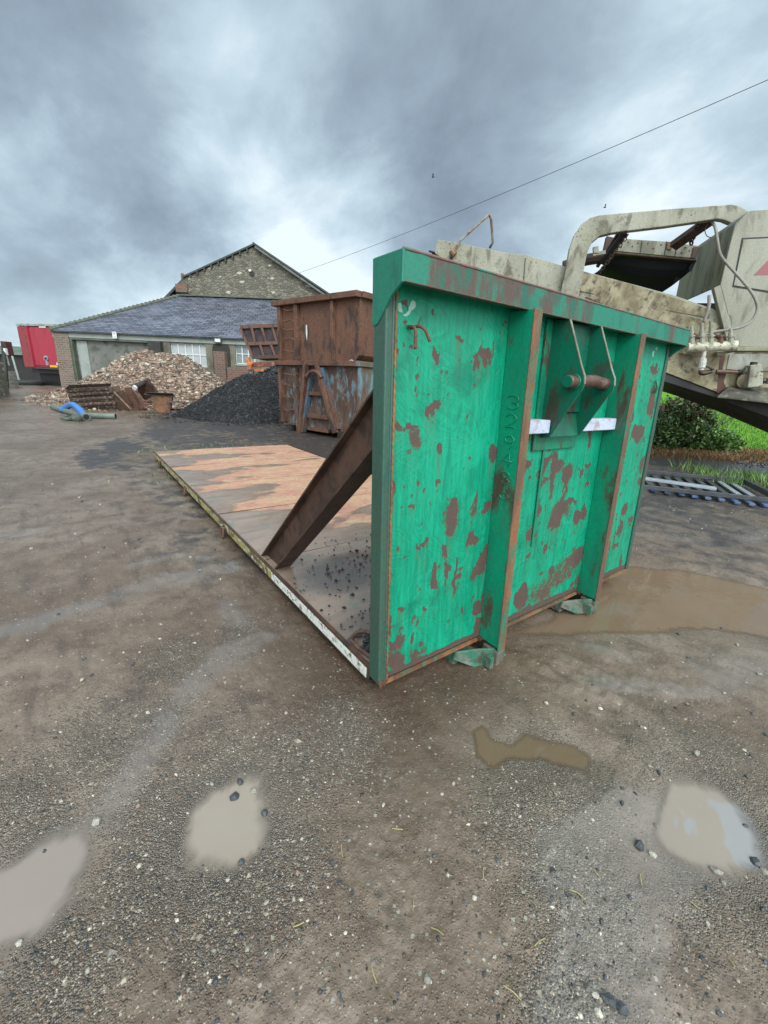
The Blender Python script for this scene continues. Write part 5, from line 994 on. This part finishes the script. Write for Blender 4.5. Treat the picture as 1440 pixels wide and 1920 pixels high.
# chassis side
mpr([(1230,640),(1290,604),(1345,606),(1364,641),(1358,668),(1350,700),(1344,735),(1245,697),(1225,680)], -.03, .9, 'chassis_side', cream_dirty)
mpr([(1353,700),(1360,664),(1378,660),(1600,662),(1600,742),(1364,726),(1346,738),(1346,720)], -.02, .9, 'chassis_side', cream_dirty)
mpr([(1350,664),(1362,656),(1354,694),(1362,700),(1357,716),(1362,729),(1344,737),(1346,706)], -.032, -.021, 'rust_streak', grunge('dark_red_rust', (.09,.035,.025),(.06,.025,.02)), bevel=0)
mpr([(1383,650),(1600,652),(1600,658),(1381,658)], -.06, .04, 'seam_rail', cream_shade); mpr([(1362,692),(1368,664),(1600,664),(1600,695),(1400,697)], -.036, -.0205, 'lower_panel', grunge('stained_panel', (.33,.32,.27),(.19,.18,.14),(.11,.10,.07),2.,.5,.15,streak=.4))
MB().tube([mp_(1343,697,-.1), mp_(1362,697,-.1)], .035, 8).tube([mp_(1361.9,697,-.1), mp_(1400,699,-.1)], .028, 8).build('cross_pipe', rust_brown, CM)
MB().tube([mp_(1384,698,-.1), mp_(1393,698,-.1)], .045, 10).build('sleeve', ink, CM)
hy = MB().bar(mp_(1412,684,-.18), mp_(1407,726,-.18), .17, .16, up=ME).build('hydraulic_block', cream, CM, bevel=.012)
MB().bar(mp_(1420,700,-.2), mp_(1419,724,-.2), .10, .12, up=ME).build('valve_body', cream, hy, bevel=.01); MB().tube([mp_(1395,694,-.16), mp_(1403,695,-.16)], .055, 12).build('flange', cream_clean, hy); MB().tube([mp_(1396,712,-.05), mp_(1400,714,-.16)], .13, 16).build('motor', cream_dirty, hy)
MB().tube([mp_(1412,685,-.18), mp_(1414,679,-.18)], .05, 8).build('cap', ink, hy)
for a in (1428, 1437): MB().tube([mp_(a,714,-.2), mp_(a+5,714,-.2)], .05, 8).build('coupling', cream_clean if a == 1437 else ink, hy)
a0, a1, b0_, b1_ = mp_(1346,742,-.45), mp_(1600,770,-.45), mp_(1600,729,-.02), mp_(1366,725,-.02); dn = np.array([0,0,-.03])
MB().hexa([a0+dn,a1+dn,b0_+dn,b1_+dn,a0,a1,b0_,b1_]).build('tray', grunge('grimy_plate', (.10,.09,.06),(.05,.045,.035),(.18,.16,.11)), CM, bevel=.004)
mpr([(1243,697.5),(1344,736.5),(1366,727),(1600,743),(1600,850),(1440,782),(1340,745),(1247,716),(1200,700),(1200,682)], .0, 1.6, 'underframe', black_steel)
# track unit further along, carrying the machine (right of the picture)
gz = lambda p, z: np.array([p[0], p[1], z])
c = mp_(1600, 760, .0)+ME*2.6
for b_ in (.0, 1.7):
    P = [gz(c+ME*(x_)+MN*b_, z_) for x_, z_ in [(-1.1+.38*math.cos(R_(a)), .40+.38*math.sin(R_(a))) for a in range(90,271,30)]+[(1.5+.38*math.cos(R_(a)), .40+.38*math.sin(R_(a))) for a in range(270,451,30)]]
    MB().prism(P, MN*.4).build('track', black_steel, CM, bevel=.02)
MB().hexa([gz(c-ME*1.+MN*.05,.5), gz(c+ME*1.4+MN*.05,.5), gz(c+ME*1.4+MN*2,.5), gz(c-ME*1.+MN*2,.5), gz(c-ME*1.5+MN*.05,1.15), gz(c+ME*1.4+MN*.05,1.15), gz(c+ME*1.4+MN*2,1.15), gz(c-ME*1.5+MN*2,1.15)]).build('track_frame', black_steel, CM)
# ------------------------------------------------------------------ field, verge, bush
def lvl(px, py): return G(px, py)
v0, v1 = lvl(1180, 851), lvl(1500, 868); ve = (v1-v0)/np.linalg.norm(v1-v0); vn = np.array([-ve[1], ve[0], 0]); vn = vn if vn@_f > 0 else -vn
def field_h(s): return .03+.075*np.maximum(s, 0)+.0008*np.maximum(s, 0)**2*0
def fieldpt(a, s): 
    p = v0[None]+ve[None]*a[:, None]+vn[None]*s[:, None]; zf_ = field_h(s)+.10*(fbm(a*.35, s*.35, 3, 5)-.5)*np.minimum(s/2, 1)+.03*(fbm(a*3, s*3, 3, 6)-.5); p[:,2] = zf_; return p
aa = np.linspace(-6, 110, 330); ss = np.r_[np.linspace(-.3, 12, 90), np.geomspace(12.3, 140, 60)]; Aa, Ss = np.meshgrid(aa, ss); Aa = Aa+Ss*.0
FP = fieldpt(Aa.ravel(), Ss.ravel()); idx = np.arange(len(FP)).reshape(Aa.shape)
FP[:,2] -= np.where(Ss.ravel() < 0, .12, 0)
m, t, b = newmat('pasture_grass'); oc = t.coord(); n1_ = t.noise(t.scalev(oc, (1,1,1)), .9, 4, .6); n2_ = t.noise(t.scalev(oc, (1.2,4,1)), 5, 5, .7); n3_ = t.noise(oc, 40, 3)
col = t.mix(t.mapr(n2_, .35, .65), (.075,.20,.010), (.15,.34,.022)); col = t.mix(t.mapr(n1_, .45, .65, 0., .5), col, (.18,.37,.03)); col = t.mix(t.mapr(n3_, .4, .7, 0., .4), col, (.035,.10,.01))
col = t.mix(t.mapr(t.math('ADD', t.attr('verge'), t.math('MULTIPLY', t.math('SUBTRACT', n2_, .5), 1.)), .35, .65), col, (.13,.08,.035)); fin(t, b, col, .85, 0., t.bump(n2_, .6, .05), .2)
o = linkmesh('grass_field', FP, np.stack([idx[:-1,:-1], idx[:-1,1:], idx[1:,1:], idx[1:,:-1]], -1).reshape(-1,4).tolist(), m, None, True, {'verge': 1-sst(Ss.ravel()+.3*np.sin(Aa.ravel()*1.7), .3, 1.2)}, uv=False); tag(o, kind='structure')
def blades(name, P, h, cols, w=.008, lean=.4, kind='stuff', label=None, cat=None, seed=5, flatness=1.):
    rs = np.random.default_rng(seed); n = len(P); a = rs.random(n)*6.283; d = np.stack([np.cos(a), np.sin(a), np.zeros(n)], -1); l = rs.random(n)*6.283; L = np.stack([np.cos(l), np.sin(l), np.zeros(n)], -1)*lean*h[:, None]*rs.random((n,1)); w_ = w*(.6+.8*rs.random((n,1)))
    up = np.zeros((n,3)); up[:,2] = h*flatness; V = np.stack([P-d*w_, P+d*w_, P+L*.4+up*.55+d*w_*.7, P+L*.4+up*.55-d*w_*.7, P+L+up], 1).reshape(-1,3)
    i = np.arange(n)*5; Fc = np.stack([i,i+1,i+2,i+3], -1).tolist()+np.stack([i+3,i+2,i+4], -1).tolist()
    c = np.array(cols[0])[rs.choice(len(cols[0]), n, p=np.array(cols[1])/sum(cols[1]))]*(.65+.7*rs.random((n,1)))
    o = linkmesh(name, V, Fc, leaf_mat, None, False, {'tint': np.repeat(np.clip(c,0,1), 5, 0)}, uv=False); return tag(o, label, cat, kind=kind)
rs = np.random.default_rng(3); n = 42000; a = rs.uniform(-1, 13, n); s = rs.uniform(0, 1, n)**1.6*16+.75+.3*np.sin(a*2.); P = fieldpt(a, s); blades('grass', P, rs.uniform(.04,.11,n)*(1+.4*(s > 5)), ([(.10,.26,.012),(.17,.38,.03),(.06,.16,.01)], [3,2,1.5]), .009)
n = 26000; a = rs.uniform(-1, 7.2, n); s = rs.normal(.32, .34, n); P = fieldpt(a, s); P[:,2] = np.maximum(.0, P[:,2]-.02); blades('dry_grass', P, rs.uniform(.05,.17,n), ([(.30,.16,.06),(.22,.11,.045),(.38,.24,.11),(.12,.10,.04)], [3,3,1.5,1]), .007, 1.1)
bd, bgp = depthof(1300, 852); bd -= .35
BU = empty('bush', bgp, 'dense dark green bush with reddish top leaves at the field edge', 'bush')
bc = D(1278, 826, bd+.35); bc[2] = .0
def bshape(P): return P[:,2] < 1.36
lc = ([(.05,.12,.02),(.09,.19,.03),(.02,.05,.012),(.15,.26,.05),(.13,.06,.04)], [3,2.4,3,1.2,.8])
def spx(px, py, d): return D(px, py, d)
L1 = leaves('foliage', spx(1280,806,bd+.4), (.85,.7,.80), 11000, lc, .055, BU, seed=11)
L2 = leaves('foliage', spx(1338,832,bd+.25), (.72,.6,.45), 6000, ([(.10,.22,.04),(.16,.30,.06),(.05,.10,.025)], [3,2,2]), .046, BU, seed=12)
L3 = leaves('foliage', spx(1276,774,bd+.4), (.66,.6,.40), 5500, ([(.15,.07,.05),(.10,.07,.04),(.07,.10,.04),(.20,.14,.07)], [3,2,2,1]), .034, BU, seed=13)
L4 = leaves('foliage', spx(1222,820,bd+.3), (.5,.6,.65), 7000, lc, .040, BU, seed=14)
mb = MB(); rs = np.random.default_rng(8)
for k in range(60):
    b0 = bgp+RTh*rs.uniform(-.7,.6)+AWh*.35; tp = spx(rs.uniform(1212,1385), rs.uniform(738,815), bd+rs.uniform(.1,.6)); md = (b0+tp)/2+rs.normal(0,.08,3); mb.tube(smoothpath([b0, md, tp], 4), [.016-.0013*i for i in range(9)], 5)
mb.build('stems', grunge('brown_twigs', (.07,.04,.03),(.11,.06,.04)), BU)
mb2 = [] ; P = []
for px0, py0, px1, py1 in ((1335,790,1352,752),(1250,765,1252,732),(1240,770,1262,738),(1345,800,1372,785),(1360,815,1400,835),(1310,765,1345,735)):
    for q in np.linspace(.2, 1, 9): P.append(D(px0+(px1-px0)*q+rs.normal(0,1.5), py0+(py1-py0)*q+rs.normal(0,1.5), bd+.2))
P = np.array(P); n = len(P); a_ = rs.normal(0,1,(n,3)); a_ /= np.linalg.norm(a_,axis=1)[:,None]; b2 = np.cross(a_, rs.normal(0,1,(n,3))); b2 /= np.linalg.norm(b2,axis=1)[:,None]
linkmesh('sprig_leaves', np.stack([P-a_*.05,P+b2*.022,P+a_*.05,P-b2*.022],1).reshape(-1,3), np.arange(4*n).reshape(n,4).tolist(), leaf_mat, BU, False, {'tint': np.tile([.05,.08,.03], (4*n,1))}, uv=False)
o = MB().tube([spx(1232,850,bd+.1)*[1,1,0], spx(1243,762,bd+.3)], .05, 8).build('fence_post', grunge('weathered_post', (.10,.085,.06),(.06,.05,.04)), None, loc=zset(spx(1232,850,bd+.1),0)); tag(o, 'thin dark leaning wooden post at the left side of the bush', 'post')
# ------------------------------------------------------------------ rung frame on the ground
zr_ = .10
FR = empty('rung_frame', GZ(1320, 915, 0), 'long dark steel frame with blue tipped rungs lying flat near the bush', 'steel frame')
def rail(a, b_, w=.06, h=.09, z=zr_, mat=galv, name='rail', par=FR): p, q = GZ(*a, z), GZ(*b_, z); return MB().bar(p, q, w, h).build(name, mat, par, bevel=.004)
f0, f1 = GZ(1209,913,zr_), GZ(1440,937,zr_); fd = (f1-f0)/np.linalg.norm(f1-f0); k0, k1 = GZ(1213,884,zr_), GZ(1393,901,zr_)
MB().bar(f0-fd*1.1, f1+fd*.5, .04, .06).build('rail', galv, FR, bevel=.004); MB().bar(k0-fd*1.1, k1, .04, .06).build('rail', galv, FR, bevel=.004)
MB().bar(k1, GZ(1450,930,zr_), .05, .08).build('end_rail', galv, FR, bevel=.004)
MB().bar(GZ(1180,893,.19), GZ(1342,916,.17), .13, .035).build('cover_strip', galv_lt, FR, bevel=.004)
fx_ = [(1223,918),(1248,922),(1274,925),(1298,929),(1322,932),(1347,935),(1375,940),(1402,943),(1428,945)]
rv = GZ(1357,906,zr_)-GZ(1384,924,zr_); rv /= np.linalg.norm(rv)
wid = abs((k0-f0)@np.cross(fd, (0,0,1)))
for i, (x_, y_) in enumerate(fx_):
    p = GZ(x_, y_-4, .05); q = p+rv*min(1.0, 1.0); ln_ = wid/abs(rv@np.cross(fd,(0,0,1))) if 1 else 1
    ln_ = min(ln_, 1.6); r_ = MB().bar(p+rv*.12, p+rv*(.12+ln_*.95), .075, .02).build('rung', galv_lt if i > 6 else galv, FR)
    MB().bar(p-rv*.20-[0,0,.01], p+rv*.115-[0,0,.01], .070, .03).build('rung_tip', blue_rung, r_, bevel=.004)
P = []; rs = np.random.default_rng(9)
for px, py, r, n in ((1335,903,.16,170),(1325,895,.14,90),(1372,912,.14,110),(1318,890,.3,160),(1410,900,.3,260),(1430,915,.2,120),(1290,880,.3,60)):
    g = GZ(px, py, 0); P.append(g+np.c_[rs.normal(0,r,(n,2))*.6, np.zeros(n)])
P = np.concatenate(P); blades('grass_tufts', P, rs.uniform(.06,.24,len(P)), ([(.12,.26,.05),(.20,.34,.08),(.07,.14,.03),(.25,.22,.10)], [3,2,2,1]), .007, .9)
P = []
for px, py in ((350,888),(300,846),(420,836),(30,768),(60,740),(90,738),(330,846)): g = G(px, py); P.append(g+np.c_[rs.normal(0,.35,(40,2)), np.zeros(40)])
P = np.concatenate(P); blades('grass_tufts', P, rs.uniform(.02,.07,len(P)), ([(.12,.20,.05),(.18,.22,.08)], [3,2]), .008, .9)
n = 700; a = rs.uniform(2, 11, n); s = -np.abs(rs.normal(0,.8,n))-.15; P = fieldpt(a, s*1.); P[:,2] = .02; sz = rs.uniform(.015,.05,n); o = rocks('gravel_edge', P, sz, palette(n, [(.30,.28,.25),(.12,.12,.12),(.05,.05,.052)], [1.,2,3]), stone_mat); tag(o, kind='stuff')
# ------------------------------------------------------------------ wire and birds
wa, wb = bp(560, 512, 6.), D(1640, 62, 8.5); P = []
for k in range(41): q = k/40; P.append(wa+(wb-wa)*q-np.array([0,0,.55*4*q*(1-q)*.35]))
o = MB().tube(P, .008, 6).build('overhead_wire', galv, None, smooth=True, loc=wa); tag(o, 'thin dark overhead wire running from the barn up across the sky', 'wire')
for i, (px, py, sp, lb) in enumerate(((812,332,.22,'tiny dark bird flying high above the middle of the yard'),(1134,389,.26,'tiny dark bird flying just above the arched guard'))):
    c = D(px, py, 45); mb = MB(); mb.tube([c-RT*.14, c-RT*.05+UP*.02, c+RT*.08, c+RT*.15+UP*.02], [.02,.06,.055,.012], 8)
    for s_ in (-1, 1): mb.prism([c+RT*.06, c-RT*.06, c-RT*.10+_f*s_*.3+UP*.16, c+RT*.02+_f*s_*.28+UP*.16], UP*.012)
    o = mb.build('bird', ink, None, loc=c); tag(o, lb, 'bird', 'birds in the sky')

L = [(1080,1680),(1118,1642),(1200,1652),(745,1560),(960,1865),(775,1700),(1300,1700),(690,1430),(640,1600),(150,1290),(820,1750),(905,1640),(1010,1770),(560,1740),(1370,1810),(700,1830)]
mb = MB()
for i, (px, py) in enumerate(L):
    g = G(px, py); g[2] = float(ground_h(np.array([g[0]]), np.array([g[1]]))[0])+.004; a = random.uniform(0, 6.28); l_ = random.uniform(.008, .022); mb.tube([g-[math.cos(a)*l_, math.sin(a)*l_, 0], g+[0,0,.002], g+[math.cos(a+.2)*l_, math.sin(a+.2)*l_, 0]], .0014, 5)
o = mb.build('straw', grunge('dry_straw', (.42,.34,.13),(.30,.25,.10)), None); tag(o, kind='stuff')
